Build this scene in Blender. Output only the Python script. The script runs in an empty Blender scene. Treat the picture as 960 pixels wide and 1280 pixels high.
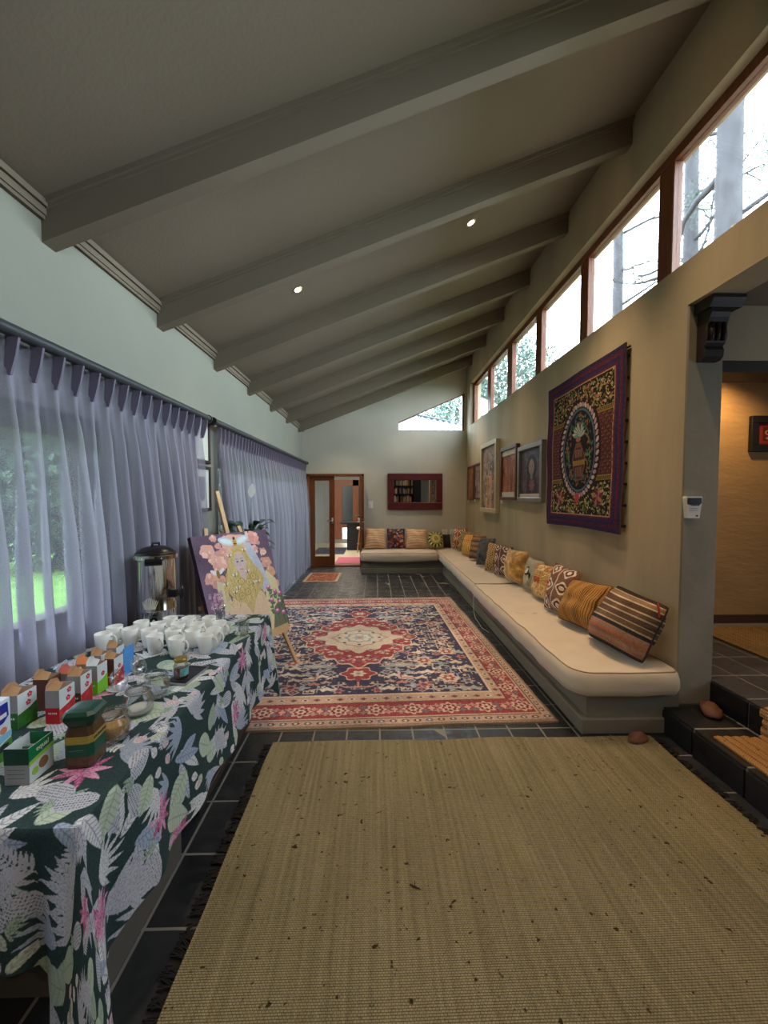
import bpy, math, random
import numpy as np
from mathutils import Vector, Matrix, noise as mnoise
PI = math.pi
sc = bpy.context.scene
COL = sc.collection
random.seed(7); np.random.seed(7)

# ------------------------------------------------------------------ camera, world, exposure
cam_d = bpy.data.cameras.new('camera'); cam = bpy.data.objects.new('camera', cam_d); COL.objects.link(cam)
sc.camera = cam
FPX = 475.0
cam_d.sensor_fit = 'VERTICAL'; cam_d.sensor_height = 36.0; cam_d.lens = FPX/1280*36.0
cam_d.clip_start = 0.02; cam_d.clip_end = 300
cam.location = (0, 0, 1.57)
cam.rotation_euler = (PI/2-math.atan(19/FPX), 0, -math.atan(10/FPX))
world = bpy.data.worlds.new('world'); sc.world = world; world.use_nodes = True
wn = world.node_tree.nodes; wl = world.node_tree.links
bg = wn['Background']; bg.inputs['Strength'].default_value = 7.5
tc = wn.new('ShaderNodeTexCoord'); wr = wn.new('ShaderNodeValToRGB'); sx = wn.new('ShaderNodeSeparateXYZ')
wl.new(tc.outputs['Generated'], sx.inputs[0]); wl.new(sx.outputs[2], wr.inputs[0])
wr.color_ramp.elements[0].color = (0.80, 0.88, 0.93, 1); wr.color_ramp.elements[1].color = (0.72, 0.83, 1.0, 1)
wr.color_ramp.elements[0].position = 0.0; wr.color_ramp.elements[1].position = 1.0
wl.new(wr.outputs[0], bg.inputs[0])
sc.view_settings.view_transform = 'Standard'; sc.view_settings.look = 'None'
sc.view_settings.exposure = 1.72; sc.view_settings.gamma = 1.0
sc.view_settings.use_curve_mapping = False
cy = sc.cycles
cy.max_bounces = 10; cy.diffuse_bounces = 5; cy.glossy_bounces = 4; cy.transmission_bounces = 8
cy.transparent_max_bounces = 24; cy.sample_clamp_indirect = 4.0; cy.caustics_reflective = False; cy.caustics_refractive = False
cy.use_denoising = True; cy.use_adaptive_sampling = True

def light(name, kind, loc, energy, color=(1,1,1), rot=(0,0,0), **kw):
    d = bpy.data.lights.new(name, kind); d.energy = energy; d.color = color
    for k, v in kw.items(): setattr(d, k, v)
    o = bpy.data.objects.new(name, d); COL.objects.link(o); o.location = loc; o.rotation_euler = rot
    o['kind'] = 'helper'
    return o
def portal(loc, rot, sxx, syy):
    o = light('window_portal', 'AREA', loc, 1, rot=rot, shape='RECTANGLE', size=sxx, size_y=syy)
    o.data.cycles.is_portal = True
WARM = (1.0, 0.74, 0.48)

# ------------------------------------------------------------------ colours and materials
def lin(c): return tuple(((x/255)/12.92 if x/255 <= .04045 else ((x/255+.055)/1.055)**2.4) for x in c)
def c4(c): return lin(c)+(1,)
_m = {}
def mat(name, col, rough=.6, metal=0, bump=0, bscale=40, var=0, vscale=3, spec=.5, stretch=None, coat=0, trans=0, ior=1.45, rnd=0, emit=None):
    if name in _m: return _m[name]
    m = bpy.data.materials.new(name); m.use_nodes = True; _m[name] = m
    n = m.node_tree.nodes; l = m.node_tree.links; b = n['Principled BSDF']
    b.inputs['Base Color'].default_value = c4(col); b.inputs['Roughness'].default_value = rough
    b.inputs['Metallic'].default_value = metal; b.inputs['Specular IOR Level'].default_value = spec
    b.inputs['Coat Weight'].default_value = coat; b.inputs['IOR'].default_value = ior
    b.inputs['Transmission Weight'].default_value = trans
    if emit:
        b.inputs['Emission Color'].default_value = c4(emit[0]); b.inputs['Emission Strength'].default_value = emit[1]
    t = n.new('ShaderNodeTexCoord'); mp = n.new('ShaderNodeMapping'); l.new(t.outputs['Object'], mp.inputs[0])
    if stretch: mp.inputs['Scale'].default_value = stretch
    src = None
    if var or rnd:
        hs = n.new('ShaderNodeMix'); hs.data_type = 'RGBA'; hs.blend_type = 'MULTIPLY'; hs.inputs[0].default_value = 1
        hs.inputs[6].default_value = c4(col)
        val = n.new('ShaderNodeMath'); val.operation = 'ADD'; val.inputs[0].default_value = 1; val.inputs[1].default_value = 0
        if var:
            nz = n.new('ShaderNodeTexNoise'); nz.inputs['Scale'].default_value = vscale; nz.inputs['Detail'].default_value = 6
            l.new(mp.outputs[0], nz.inputs['Vector'])
            mr = n.new('ShaderNodeMapRange'); mr.inputs[1].default_value = .3; mr.inputs[2].default_value = .7
            mr.inputs[3].default_value = 1-var; mr.inputs[4].default_value = 1+var*.6
            l.new(nz.outputs[0], mr.inputs[0]); l.new(mr.outputs[0], val.inputs[0])
        if rnd:
            oi = n.new('ShaderNodeObjectInfo'); m2 = n.new('ShaderNodeMapRange')
            m2.inputs[3].default_value = -rnd; m2.inputs[4].default_value = rnd
            l.new(oi.outputs['Random'], m2.inputs[0]); l.new(m2.outputs[0], val.inputs[1])
        l.new(val.outputs[0], hs.inputs[7]); l.new(hs.outputs[2], b.inputs['Base Color'])
    if bump:
        nb = n.new('ShaderNodeTexNoise'); nb.inputs['Scale'].default_value = bscale; nb.inputs['Detail'].default_value = 8
        l.new(mp.outputs[0], nb.inputs['Vector'])
        bp = n.new('ShaderNodeBump'); bp.inputs['Strength'].default_value = bump; bp.inputs['Distance'].default_value = .01
        l.new(nb.outputs[0], bp.inputs['Height']); l.new(bp.outputs[0], b.inputs['Normal'])
    return m
def glass_thin(name, tint=(1,1,1), gl=.08, rough=.02):
    m = bpy.data.materials.new(name); m.use_nodes = True; n = m.node_tree.nodes; l = m.node_tree.links
    n.remove(n['Principled BSDF']); o = n['Material Output']
    a = n.new('ShaderNodeBsdfTransparent'); a.inputs[0].default_value = (*tint, 1)
    g = n.new('ShaderNodeBsdfGlossy'); g.inputs['Roughness'].default_value = rough
    mx = n.new('ShaderNodeMixShader'); lw = n.new('ShaderNodeLayerWeight'); lw.inputs[0].default_value = .35
    mm = n.new('ShaderNodeMath'); mm.operation = 'MULTIPLY_ADD'; mm.inputs[1].default_value = .5; mm.inputs[2].default_value = gl
    l.new(lw.outputs['Fresnel'], mm.inputs[0]); l.new(mm.outputs[0], mx.inputs[0])
    l.new(a.outputs[0], mx.inputs[1]); l.new(g.outputs[0], mx.inputs[2]); l.new(mx.outputs[0], o.inputs[0]); _m[name] = m
    return m

# ------------------------------------------------------------------ raster: patterns computed here, used as flat print
def C(*a): return np.array(a, float)/255
def hx(s): return C(int(s[0:2],16), int(s[2:4],16), int(s[4:6],16))
class Ras:
    def __init__(s, w, h, res, bg):
        s.w, s.h, s.r = w, h, res; s.W = int(round(w/res)); s.H = int(round(h/res))
        s.a = np.ones((s.H, s.W, 3))*bg
    def _g(s, x0, y0, x1, y1):
        i0 = max(0, int(y0/s.r)); i1 = min(s.H, int(y1/s.r)+2); j0 = max(0, int(x0/s.r)); j1 = min(s.W, int(x1/s.r)+2)
        if i1 <= i0 or j1 <= j0: return None
        Y, X = np.mgrid[i0:i1, j0:j1]
        return (slice(i0, i1), slice(j0, j1)), (X+.5)*s.r, (Y+.5)*s.r
    def _put(s, sl, m, col, al=1.0):
        v = s.a[sl]; mm = (m.astype(float)*al)[..., None]; s.a[sl] = v*(1-mm)+np.asarray(col)*mm
    def rect(s, x0, y0, x1, y1, col, al=1):
        g = s._g(x0, y0, x1, y1)
        if g: s._put(g[0], (g[1] >= x0)&(g[1] < x1)&(g[2] >= y0)&(g[2] < y1), col, al)
    def ell(s, cx, cy_, rx, ry, col, rot=0, inner=0, al=1, wob=0, k=8, ph=0):
        R = max(rx, ry)*(1+abs(wob)); g = s._g(cx-R, cy_-R, cx+R, cy_+R)
        if not g: return
        dx = g[1]-cx; dy = g[2]-cy_; c, sn = math.cos(rot), math.sin(rot)
        u = (dx*c+dy*sn)/rx; v = (-dx*sn+dy*c)/ry; d = np.sqrt(u*u+v*v)
        if wob: d = d/(1+wob*np.cos(k*np.arctan2(v, u)+ph))
        s._put(g[0], (d <= 1)&(d >= inner), col, al)
    def poly(s, pts, col, al=1):
        p = np.array(pts); g = s._g(p[:,0].min(), p[:,1].min(), p[:,0].max(), p[:,1].max())
        if not g: return
        X, Y = g[1], g[2]; ins = np.zeros(X.shape, bool); q = np.roll(p, -1, 0)
        for (ax, ay), (bx, by) in zip(p, q):
            if ay == by: continue
            ins ^= ((ay > Y) != (by > Y)) & (X < (bx-ax)*(Y-ay)/(by-ay)+ax)
        s._put(g[0], ins, col, al)
    def line(s, pts, w, col, al=1):
        for (ax, ay), (bx, by) in zip(pts[:-1], pts[1:]):
            g = s._g(min(ax, bx)-w, min(ay, by)-w, max(ax, bx)+w, max(ay, by)+w)
            if not g: continue
            L = (bx-ax)**2+(by-ay)**2+1e-12; t = np.clip(((g[1]-ax)*(bx-ax)+(g[2]-ay)*(by-ay))/L, 0, 1)
            s._put(g[0], (g[1]-ax-t*(bx-ax))**2+(g[2]-ay-t*(by-ay))**2 <= (w/2)**2, col, al)
    def leaf(s, x, y, L, W, ang, col, vein=None, nv=7, tipcol=None):
        c, sn = math.cos(ang), math.sin(ang); g = s._g(x-L, y-L, x+L, y+L)
        if not g: return
        u = ((g[1]-x)*c+(g[2]-y)*sn)/L; v = (-(g[1]-x)*sn+(g[2]-y)*c)/W
        uu = np.clip(u, 0, 1); prof = np.sin(PI*uu**.8)**.8
        m = (u > 0)&(u < 1)&(np.abs(v) < prof)
        s._put(g[0], m, col)
        if tipcol is not None: s._put(g[0], m&(v > 0), tipcol, .5)
        if vein is not None:
            s._put(g[0], m&((np.abs(v) < .06)|(np.modf(u*nv-np.abs(v)*.9+10)[0] < .2)), vein, .6)
    def speck(s, amt, cell=1):
        hh, ww = -(-s.H//cell), -(-s.W//cell); n = np.random.randn(hh, ww, 1)
        s.a += np.repeat(np.repeat(n, cell, 0), cell, 1)[:s.H, :s.W]*amt
    def low(s, amt, cells=8):
        n = np.random.randn(cells+1, cells+1); yi = np.linspace(0, cells-1e-6, s.H); xi = np.linspace(0, cells-1e-6, s.W)
        y0 = yi.astype(int); x0 = xi.astype(int); fy = (yi-y0)[:, None]; fx = (xi-x0)[None]
        z = n[y0][:, x0]*(1-fy)*(1-fx)+n[y0+1][:, x0]*fy*(1-fx)+n[y0][:, x0+1]*(1-fy)*fx+n[y0+1][:, x0+1]*fy*fx
        s.a *= (1+amt*z)[..., None]
    def tone(s, desat=0, k=1, to=None, f=0):
        g = s.a.mean(2, keepdims=True); s.a = (s.a*(1-desat)+g*desat)*k
        if to is not None: s.a = s.a*(1-f)+hx(to)*f
    def image(s, name):
        im = bpy.data.images.new(name, s.W, s.H); b = np.ones((s.H, s.W, 4), np.float32); b[..., :3] = np.clip(s.a, 0, 1)
        im.pixels.foreach_set(b.ravel()); im.update(); return im
    def mat(s, name, rough=.85, bump=.0, bscale=300, spec=.2, sheen=0, trans=0):
        m = mat(name, (128,128,128), rough, bump=bump, bscale=bscale, spec=spec); n = m.node_tree.nodes; l = m.node_tree.links
        t = n.new('ShaderNodeTexImage'); t.image = s.image(name); t.extension = 'EXTEND'
        l.new(t.outputs[0], n['Principled BSDF'].inputs['Base Color'])
        n['Principled BSDF'].inputs['Sheen Weight'].default_value = sheen
        return m

# ------------------------------------------------------------------ mesh builder
class MB:
    def __init__(s): s.v = []; s.f = []; s.uv = []; s.mi = []; s.cur = 0
    def add(s, vs, fs, uvs=None):
        o = len(s.v); s.v += [tuple(p) for p in vs]
        for k, f in enumerate(fs):
            s.f.append(tuple(i+o for i in f)); s.mi.append(s.cur)
            s.uv.append(uvs[k] if uvs else None)
        return s
    def box(s, x0, x1, y0, y1, z0, z1):
        v = [(x, y, z) for z in (z0, z1) for y in (y0, y1) for x in (x0, x1)]
        return s.add(v, [(0,2,3,1), (4,5,7,6), (0,1,5,4), (2,6,7,3), (0,4,6,2), (1,3,7,5)])
    def cbox(s, x0, x1, y0, y1, z0, z1, c):      # chamfered on all edges
        def ring(dx, z): return [(x0+dx, y0+c, z), (x0+c, y0+dx, z), (x1-c, y0+dx, z), (x1-dx, y0+c, z), (x1-dx, y1-c, z), (x1-c, y1-dx, z), (x0+c, y1-dx, z), (x0+dx, y1-c, z)]
        R = [ring(c*.9, z0), ring(0, z0+c), ring(0, z1-c), ring(c*.9, z1)]
        v = sum(R, []); f = [tuple(range(7, -1, -1)), tuple(range(24, 32))]
        for k in range(3):
            for i in range(8): f.append((k*8+i, k*8+(i+1) % 8, k*8+8+(i+1) % 8, k*8+8+i))
        return s.add(v, f)
    def beam(s, p, q, w, h, up=(0,0,1)):           # box from p to q
        p = Vector(p); q = Vector(q); d = (q-p).normalized(); a = d.cross(Vector(up)); a.normalize(); b = a.cross(d)
        a = a*w/2; b = b*h/2; v = [p-a-b, p+a-b, p+a+b, p-a+b, q-a-b, q+a-b, q+a+b, q-a+b]
        return s.add(v, [(0,1,2,3), (7,6,5,4), (0,4,5,1), (1,5,6,2), (2,6,7,3), (3,7,4,0)])
    def tube(s, pts, r, n=10, caps=True, closed=False):
        pts = [Vector(p) for p in pts]; N = len(pts); rs = r if isinstance(r, (list, tuple)) else [r]*N
        V = []; prev = None
        for i, p in enumerate(pts):
            if closed: d = pts[(i+1) % N]-pts[i-1]
            else: d = pts[min(i+1, N-1)]-pts[max(i-1, 0)]
            d.normalize()
            if prev is None:
                a = d.cross(Vector((0,0,1)));
                if a.length < .1: a = d.cross(Vector((1,0,0)))
            else: a = prev-d*prev.dot(d)
            a.normalize(); prev = a.copy(); b = d.cross(a)
            V += [p+(a*math.cos(2*PI*k/n)+b*math.sin(2*PI*k/n))*rs[i] for k in range(n)]
        F = []
        for i in range(N if closed else N-1):
            j = (i+1) % N
            for k in range(n): F.append((i*n+k, i*n+(k+1) % n, j*n+(k+1) % n, j*n+k))
        if caps and not closed: F += [tuple(range(n-1, -1, -1)), tuple(range((N-1)*n, N*n))]
        return s.add(V, F)
    def lathe(s, prof, n=24, c=(0,0,0), sx=1, sy=1, caps=True):
        V = [(c[0]+r*sx*math.cos(2*PI*k/n), c[1]+r*sy*math.sin(2*PI*k/n), c[2]+z) for r, z in prof for k in range(n)]
        F = []; N = len(prof); UV = []
        for i in range(N-1):
            for k in range(n):
                F.append((i*n+k, i*n+(k+1) % n, (i+1)*n+(k+1) % n, (i+1)*n+k))
                z0, z1 = prof[i][1], prof[i+1][1]; UV.append([(k/n, z0), ((k+1)/n, z0), ((k+1)/n, z1), (k/n, z1)])
        if caps:
            F += [tuple(range(n-1, -1, -1)), tuple(range((N-1)*n, N*n))]; UV += [[(0,0)]*n, [(0,0)]*n]
        return s.add(V, F, UV)
    def prism(s, poly, ax, a0, a1):                # poly in the two other axes, extruded along ax
        def P(u, v, w): return (w, u, v) if ax == 'x' else (u, w, v) if ax == 'y' else (u, v, w)
        n = len(poly); V = [P(u, v, a0) for u, v in poly]+[P(u, v, a1) for u, v in poly]
        F = [tuple(range(n)), tuple(range(2*n-1, n-1, -1))]+[(i, n+i, n+(i+1) % n, (i+1) % n) for i in range(n)]
        return s.add(V, F)
    def grid(s, P, U=None, wrap=False):
        a = len(P); b = len(P[0]); V = [p for row in P for p in row]; F = []; UV = [] if U else None
        for i in range(a-1):
            for j in range(b if wrap else b-1):
                k = (j+1) % b; F.append((i*b+j, i*b+k, (i+1)*b+k, (i+1)*b+j))
                if U: UV.append([U[i][j], U[i][k], U[i+1][k], U[i+1][j]])
        return s.add(V, F, UV)
    def quad(s, a, b, c, d, uv=((0,0),(1,0),(1,1),(0,1))): return s.add([a, b, c, d], [(0,1,2,3)], [list(uv)])
    def shear(s, k=.0165):
        s.v = [(x+k*y, y, z) for x, y, z in s.v]; return s
    def xf(s, M): s.v = [tuple(M @ Vector(p)) for p in s.v]; return s
    def mesh(s, name, ms, smooth=False, fix=True):
        me = bpy.data.meshes.new(name); me.from_pydata(s.v, [], s.f)
        ms = ms if isinstance(ms, (list, tuple)) else [ms]
        for m in ms: me.materials.append(m)
        me.polygons.foreach_set('material_index', s.mi)
        if any(u is not None for u in s.uv):
            lay = me.uv_layers.new(name='UVMap'); fl = []
            for f, u in zip(s.f, s.uv): fl += [c for t in (u or [(0,0)]*len(f)) for c in t]
            lay.data.foreach_set('uv', fl)
        if fix:
            import bmesh
            bm = bmesh.new(); bm.from_mesh(me); bmesh.ops.recalc_face_normals(bm, faces=bm.faces); bm.to_mesh(me); bm.free()
        if smooth:
            me.polygons.foreach_set('use_smooth', [True]*len(me.polygons))
            if smooth is not True: me.set_sharp_from_angle(angle=math.radians(smooth))
        me.update(); return me
    def build(s, name, ms, parent=None, smooth=False, fix=True, **tags):
        o = bpy.data.objects.new(name, s.mesh(name, ms, smooth, fix)); COL.objects.link(o)
        if parent is not None: o.parent = parent
        for k, v in tags.items(): o[k] = v
        return o
def thing(name, label, cat, loc=(0,0,0), rz=0, group=None, rot=None):
    o = bpy.data.objects.new(name, None); COL.objects.link(o); o.location = loc; o.rotation_euler = rot or (0,0,rz)
    o.empty_display_size = .05; o['label'] = label; o['category'] = cat
    if group: o['group'] = group
    return o
def struct(o): o['kind'] = 'structure'; return o
def dup(o, parent=None):
    c = o.copy(); COL.objects.link(c)
    if parent is not None: c.parent = parent
    for ch in [x for x in bpy.data.objects if x.parent == o]: dup(ch, c)
    return c
def rep(name, me, loc, parent, scale=None, rot=None):
    o = bpy.data.objects.new(name, me); COL.objects.link(o); o.parent = parent; o.location = loc
    if scale: o.scale = scale
    if rot: o.rotation_euler = rot
    return o

# ================================================================== THE ROOM
H_ = 1.57
def XL(y): return -1.76+.0165*y
def ZC(x): return 3.08+.39*(x+1.74)
M_wall = mat('plaster_taupe', (190,187,173), .85, bump=.25, bscale=9, var=.07, vscale=1.6)
M_wallR = mat('plaster_taupe_streaked', (178,164,138), .85, bump=.35, bscale=11, var=.15, vscale=1.6, stretch=(1, 1.6, .25))
M_ceil = mat('paint_taupe_dark', (124,113,98), .9, bump=.12, bscale=60, var=.05, vscale=.8)
M_beam = mat('paint_beam', (116,105,90), .8, bump=.1, bscale=20)
M_base = mat('grout', (124,122,114), .85)
M_bench = mat('plaster_bench', (126,119,103), .8, bump=.3, bscale=12, var=.08, vscale=3)
M_wood = mat('reddish_wood', (112,62,36), .45, bump=.1, bscale=30, var=.3, vscale=6, stretch=(8,8,.8))
M_doorwood = mat('door_wood', (122,66,28), .4, bump=.08, bscale=30, var=.3, vscale=6, stretch=(8,8,.7))
M_dark = mat('dark_wood', (40,30,27), .5, bump=.1, bscale=30, var=.25, vscale=5, stretch=(8,1,1))
M_glass = glass_thin('window_glass', (.93,.97,.97), .03)

# slate material
def slate(name, col, rough):
    m = mat(name, col, rough, bump=.5, bscale=7, var=.25, vscale=6, rnd=.25, spec=.5)
    n = m.node_tree.nodes; l = m.node_tree.links; b = n['Principled BSDF']
    t = n.new('ShaderNodeTexCoord'); oi = n.new('ShaderNodeObjectInfo'); ad = n.new('ShaderNodeVectorMath'); ad.operation = 'ADD'
    l.new(t.outputs['Object'], ad.inputs[0]); l.new(oi.outputs['Location'], ad.inputs[1])
    nz = n.new('ShaderNodeTexNoise'); nz.inputs['Scale'].default_value = 9; nz.inputs['Detail'].default_value = 10; nz.inputs['Distortion'].default_value = 1.2
    l.new(ad.outputs[0], nz.inputs['Vector'])
    mr = n.new('ShaderNodeMapRange'); mr.inputs[1].default_value = .35; mr.inputs[2].default_value = .7; mr.inputs[3].default_value = rough-.1; mr.inputs[4].default_value = rough+.22
    l.new(nz.outputs[0], mr.inputs[0]); l.new(mr.outputs[0], b.inputs['Roughness'])
    for x in n:
        if x.type == 'BUMP': x.inputs['Strength'].default_value = .12; l.new(nz.outputs[0], x.inputs['Height'])
        if x.type == 'TEX_NOISE' and x != nz: l.new(ad.outputs[0], x.inputs['Vector'])
    return m
M_slate = slate('slate', (40,42,45), .40)
M_slate2 = slate('slate_upper', (60,62,67), .42)

# floor (grout bed) and its tiles
fl = struct(MB().box(-1.95, 2.3, -3.2, 8.72, -.2, -.0007).build('floor', M_base))
TX, TY = .2175, .2905
def tile_mesh(w, d, h=.012, c=.001):
    return MB().cbox(-w/2, w/2, -d/2, d/2, -h, 0, c).mesh('tile', M_slate)
tm = tile_mesh(TX-.011, TY-.010)
x0t = -.628-TX*6; y0t = .175-TY*2
for j in range(31):
    yc = y0t+(j+.5)*TY
    if yc > 8.49: break
    for i in range(18):
        xc = x0t+(i+.5)*TX
        xa, xb = xc-TX/2, xc+TX/2
        lo = XL(yc)+.01
        if xb < lo or xa > 1.90: continue
        if yc > 2.45 and xa > 1.37: continue
        # skip tiles wholly beneath the rugs
        if xa > -.56 and xb < 1.70 and yc-TY/2 > -.3 and yc+TY/2 < 2.3: continue
        if xa > -1.36 and xb < .98 and yc-TY/2 > 2.75 and yc+TY/2 < 5.55: continue
        if yc < .2: continue
        o = rep('tile', tm, (xc, yc, random.uniform(-.0006, .0006)), fl, rot=(random.uniform(-.002,.002), random.uniform(-.002,.002), 0))

# raised floor of the alcove, steps
up = struct(MB().box(2.262, 4.6, -3.2, 3.72, -.2, .3385).box(1.925, 2.262, -3.2, 2.468, -.2, .1685).build('floor_alcove', M_base))
ut = MB().cbox(-.105, .105, -.145, .145, -.014, 0, .002).mesh('tile', M_slate2)
for j in range(-2, 11):
    for i in range(11):
        xc = 2.25+.11+i*.22; yc = .12+(j+.5)*.3
        if i and xc > 2.3 and yc < .4: continue
        o = rep('tile', ut, (xc, yc, .34), up)
M_step = slate('slate_step', (27,27,29), .38)
rt_ = MB().cbox(-.012, 0, -.157, .157, -.075, .075, .002).mesh('tile', M_step)
rt2 = MB().cbox(-.16, .16, -.157, .157, -.014, 0, .002).mesh('tile', M_step)
for k in range(6):
    yc = 2.20+.163-k*.326
    ln = (2.464-2.206)/.32 if k == 0 else 1
    yy = 2.335 if k == 0 else yc-.0
    s_ = (1, ln, 1)
    rep('tile', rt_, (1.921, yy, .078), up, scale=s_)
    rep('tile', rt_, (2.258, yy-.0, .248), up, scale=s_)
    rep('tile', rt2, (2.078, yy, .17), up, scale=s_)

# right wall
wr_ = MB()
wr_.box(2.02, 2.25, 2.47, 8.7, 0, 3.10)
wr_.box(2.02, 2.25, -3.2, 2.47, 2.81, 3.10)
wr_.box(2.02, 2.25, -3.2, 8.7, 4.0, 4.75)
wr_.box(2.02, 2.25, 8.2, 8.7, 3.10, 4.0)
wr_.box(2.02, 2.25, -3.2, -.3, 3.10, 4.0)
struct(wr_.build('wall_right', M_wallR))
# clerestory window in the right wall
XG = 2.13
w1 = struct(MB().box(XG-.035, XG+.035, -.3, 8.2, 3.93, 4.0).box(XG-.035, XG+.035, -.3, 8.2, 3.10, 3.125).box(XG-.035, XG+.035, 8.12, 8.2, 3.125, 3.93).build('window_1', M_wood))
mul = [(6.98, 7.17), (5.9, 6.1), (4.86, 5.02), (3.80, 3.94), (2.72, 2.86), (.9, 1.04)]
edges = [8.12]
for a, b in mul:
    MB().cbox(XG-.035, XG+.035, a, b, 3.125, 3.93, .006).build('mullion', M_wood, w1); edges += [b, a]
edges.append(-.3)
for k in range(0, len(edges), 2):
    MB().box(XG-.003, XG+.003, edges[k+1], edges[k], 3.125, 3.93).build('pane', M_glass, w1)
portal((2.24, 3.95, 3.53), (0, PI/2, 0), .8, 8.4)

# far wall with door and raking window
yf0, yf1 = 8.5, 8.7
wf = MB()
for x0, x1, z0, z1 in [(-1.95, -1.54, -.2, 2.08), (-.27, 2.25, -.2, 2.08), (-1.95, 2.25, 2.08, 3.04), (1.97, 2.25, 3.04, 5), (-1.95, .5, 3.04, 5)]:
    wf.box(x0, x1, yf0, yf1, z0, z1)
wf.prism([(.5, 3.23), (1.97, 3.87), (1.97, 5), (.5, 5)], 'y', yf0, yf1)
struct(wf.build('wall_far', M_wall))
w2 = struct(MB().prism([(.5, 3.21), (1.97, 3.85), (1.97, 3.88), (.5, 3.24)], 'y', 8.52, 8.58).prism([(1.925, 3.04), (1.97, 3.04), (1.97, 3.86), (1.925, 3.84)], 'y', 8.515, 8.58)
            .box(.49, 1.97, 8.52, 8.58, 3.03, 3.05).build('window_2', M_wood))
MB().prism([(.5, 3.04), (1.96, 3.04), (1.96, 3.86), (.5, 3.22)], 'y', 8.56, 8.566).build('pane', M_glass, w2)
portal((1.25, 8.6, 3.45), (-PI/2, 0, 0), 1.5, .85)

# left wall (slightly splayed: built straight and sheared)
wlm = MB()
Z1, ZS = 1.90, .86
def lb(y0, y1, z0, z1): wlm.box(-1.96, -1.76, y0, y1, z0, z1)
lb(-3.2, 8.7, Z1+.14, 3.2); lb(2.42, 4.12, -.2, Z1+.14); lb(-.2, 2.42, -.2, ZS); lb(-3.2, -.2, -.2, Z1+.14); lb(8.35, 8.7, -.2, Z1+.14)
struct(wlm.shear().build('wall_left', mat('plaster_pale', (138,139,127), .85, bump=.2, bscale=9, var=.05, vscale=1.5)))
def left_window(nm, y0, y1, z0, muls):
    f = MB().box(-1.90, -1.80, y0, y1, Z1, Z1+.14).box(-1.90, -1.80, y0, y1, z0, z0+.06).box(-1.90, -1.80, y0, y0+.07, z0, Z1).box(-1.90, -1.80, y1-.07, y1, z0, Z1)
    w = struct(f.shear().build(nm, M_dark))
    e = [y0+.07]
    for m_ in muls:
        MB().cbox(-1.89, -1.81, m_-.04, m_+.04, z0+.06, Z1, .006).shear().build('mullion', M_dark, w); e += [m_-.04, m_+.04]
    e.append(y1-.07)
    for k in range(0, len(e), 2): MB().box(-1.852, -1.846, e[k], e[k+1], z0+.06, Z1).shear().build('pane', M_glass, w)
    portal((-1.80+.0165*(y0+y1)/2, (y0+y1)/2, (z0+Z1)/2), (0, -PI/2, 0), Z1-z0, y1-y0)
left_window('window_3', -.2, 2.42, ZS, [1.08])
left_window('window_4', 4.12, 8.35, 0.0, [5.15, 6.2, 7.3])

# back wall (behind the camera), alcove and passage walls
struct(MB().box(-1.96, 4.8, -3.2, -3.0, -.2, 5.4).build('wall_back', M_wall))
M_pass = mat('plaster_ochre', (178,146,98), .85, bump=.5, bscale=9, var=.12, vscale=2, stretch=(1,1,3))
wa = MB().box(2.25, 2.262, 2.47, 2.70, .34, 2.81)
wa.box(2.25, 4.8, 2.47, 2.70, 2.46, 2.81)
struct(wa.build('wall_alcove', M_wallR))
struct(MB().cbox(2.0205, 2.2615, 2.462, 2.70, .17, 2.809, .008).build('wall_column', mat('plaster_cool_lit', (150,146,132), .85, bump=.4, bscale=14, var=.12, vscale=3)))  # same plaster as the wall; the cooler light is put into the colour
struct(MB().box(2.25, 4.8, 3.6, 3.8, .2, 2.9).box(4.6, 4.8, -3.2, 3.8, .2, 2.9).build('wall_passage', M_pass))
struct(MB().box(2.25, 4.8, -3.2, 3.8, 2.81, 2.95).build('ceiling_alcove', M_ceil))
struct(MB().box(2.263, 4.6, 2.475, 2.70, 2.385, 2.46).build('trim_lintel', M_dark))
struct(MB().box(2.26, 4.6, 3.585, 3.6, .34, .42).build('baseboard_passage', mat('baseboard_brown', (74,52,38), .6)))

# ceiling, beams, mouldings
cx0, cx1 = -1.95, 2.2
ce = struct(MB().prism([(cx0, ZC(cx0)), (cx1, ZC(cx1)), (cx1, ZC(cx1)+.12), (cx0, ZC(cx0)+.12)], 'y', -3.2, 8.7).build('ceiling', M_ceil))
BY = [-1.9, -.9, .06, 1.06, 2.055, 3.06, 4.06, 5.05, 6.04, 7.03, 8.03]
for by in BY:
    b_ = MB(); xa, xb = -1.78, 2.03
    b_.prism([(xa, ZC(xa)-.2), (xb, ZC(xb)-.2), (xb, ZC(xb)), (xa, ZC(xa))], 'y', by, by+.085)
    o = b_.build('beam', M_beam, ce)
    for sgn, yy in ((-1, by), (1, by+.085)):
        q = MB(); d = .022*sgn
        y_a, y_b = (yy-.022, yy) if sgn < 0 else (yy, yy+.022)
        q.prism([(xa, ZC(xa)-.03), (xb, ZC(xb)-.03), (xb, ZC(xb)), (xa, ZC(xa))], 'y', y_a, y_b)
        y_c, y_d = (yy-.010, yy) if sgn < 0 else (yy, yy+.010)
        q.prism([(xa, ZC(xa)-.048), (xb, ZC(xb)-.048), (xb, ZC(xb)-.03), (xa, ZC(xa)-.03)], 'y', y_c, y_d)
        q.build('moulding', M_beam, o)
prev = -3.0
for by in BY+[8.5]:
    if by-prev > .1:
        q = MB()
        z_ = ZC(-1.76)
        q.box(-1.76, -1.715, prev, by, z_-.018, z_+.015).box(-1.76, -1.73, prev, by, z_-.055, z_-.018).box(-1.76, -1.738, prev, by, z_-.075, z_-.055)
        q.shear().build('cornice', M_beam, ce)
    prev = by+.085

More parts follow.
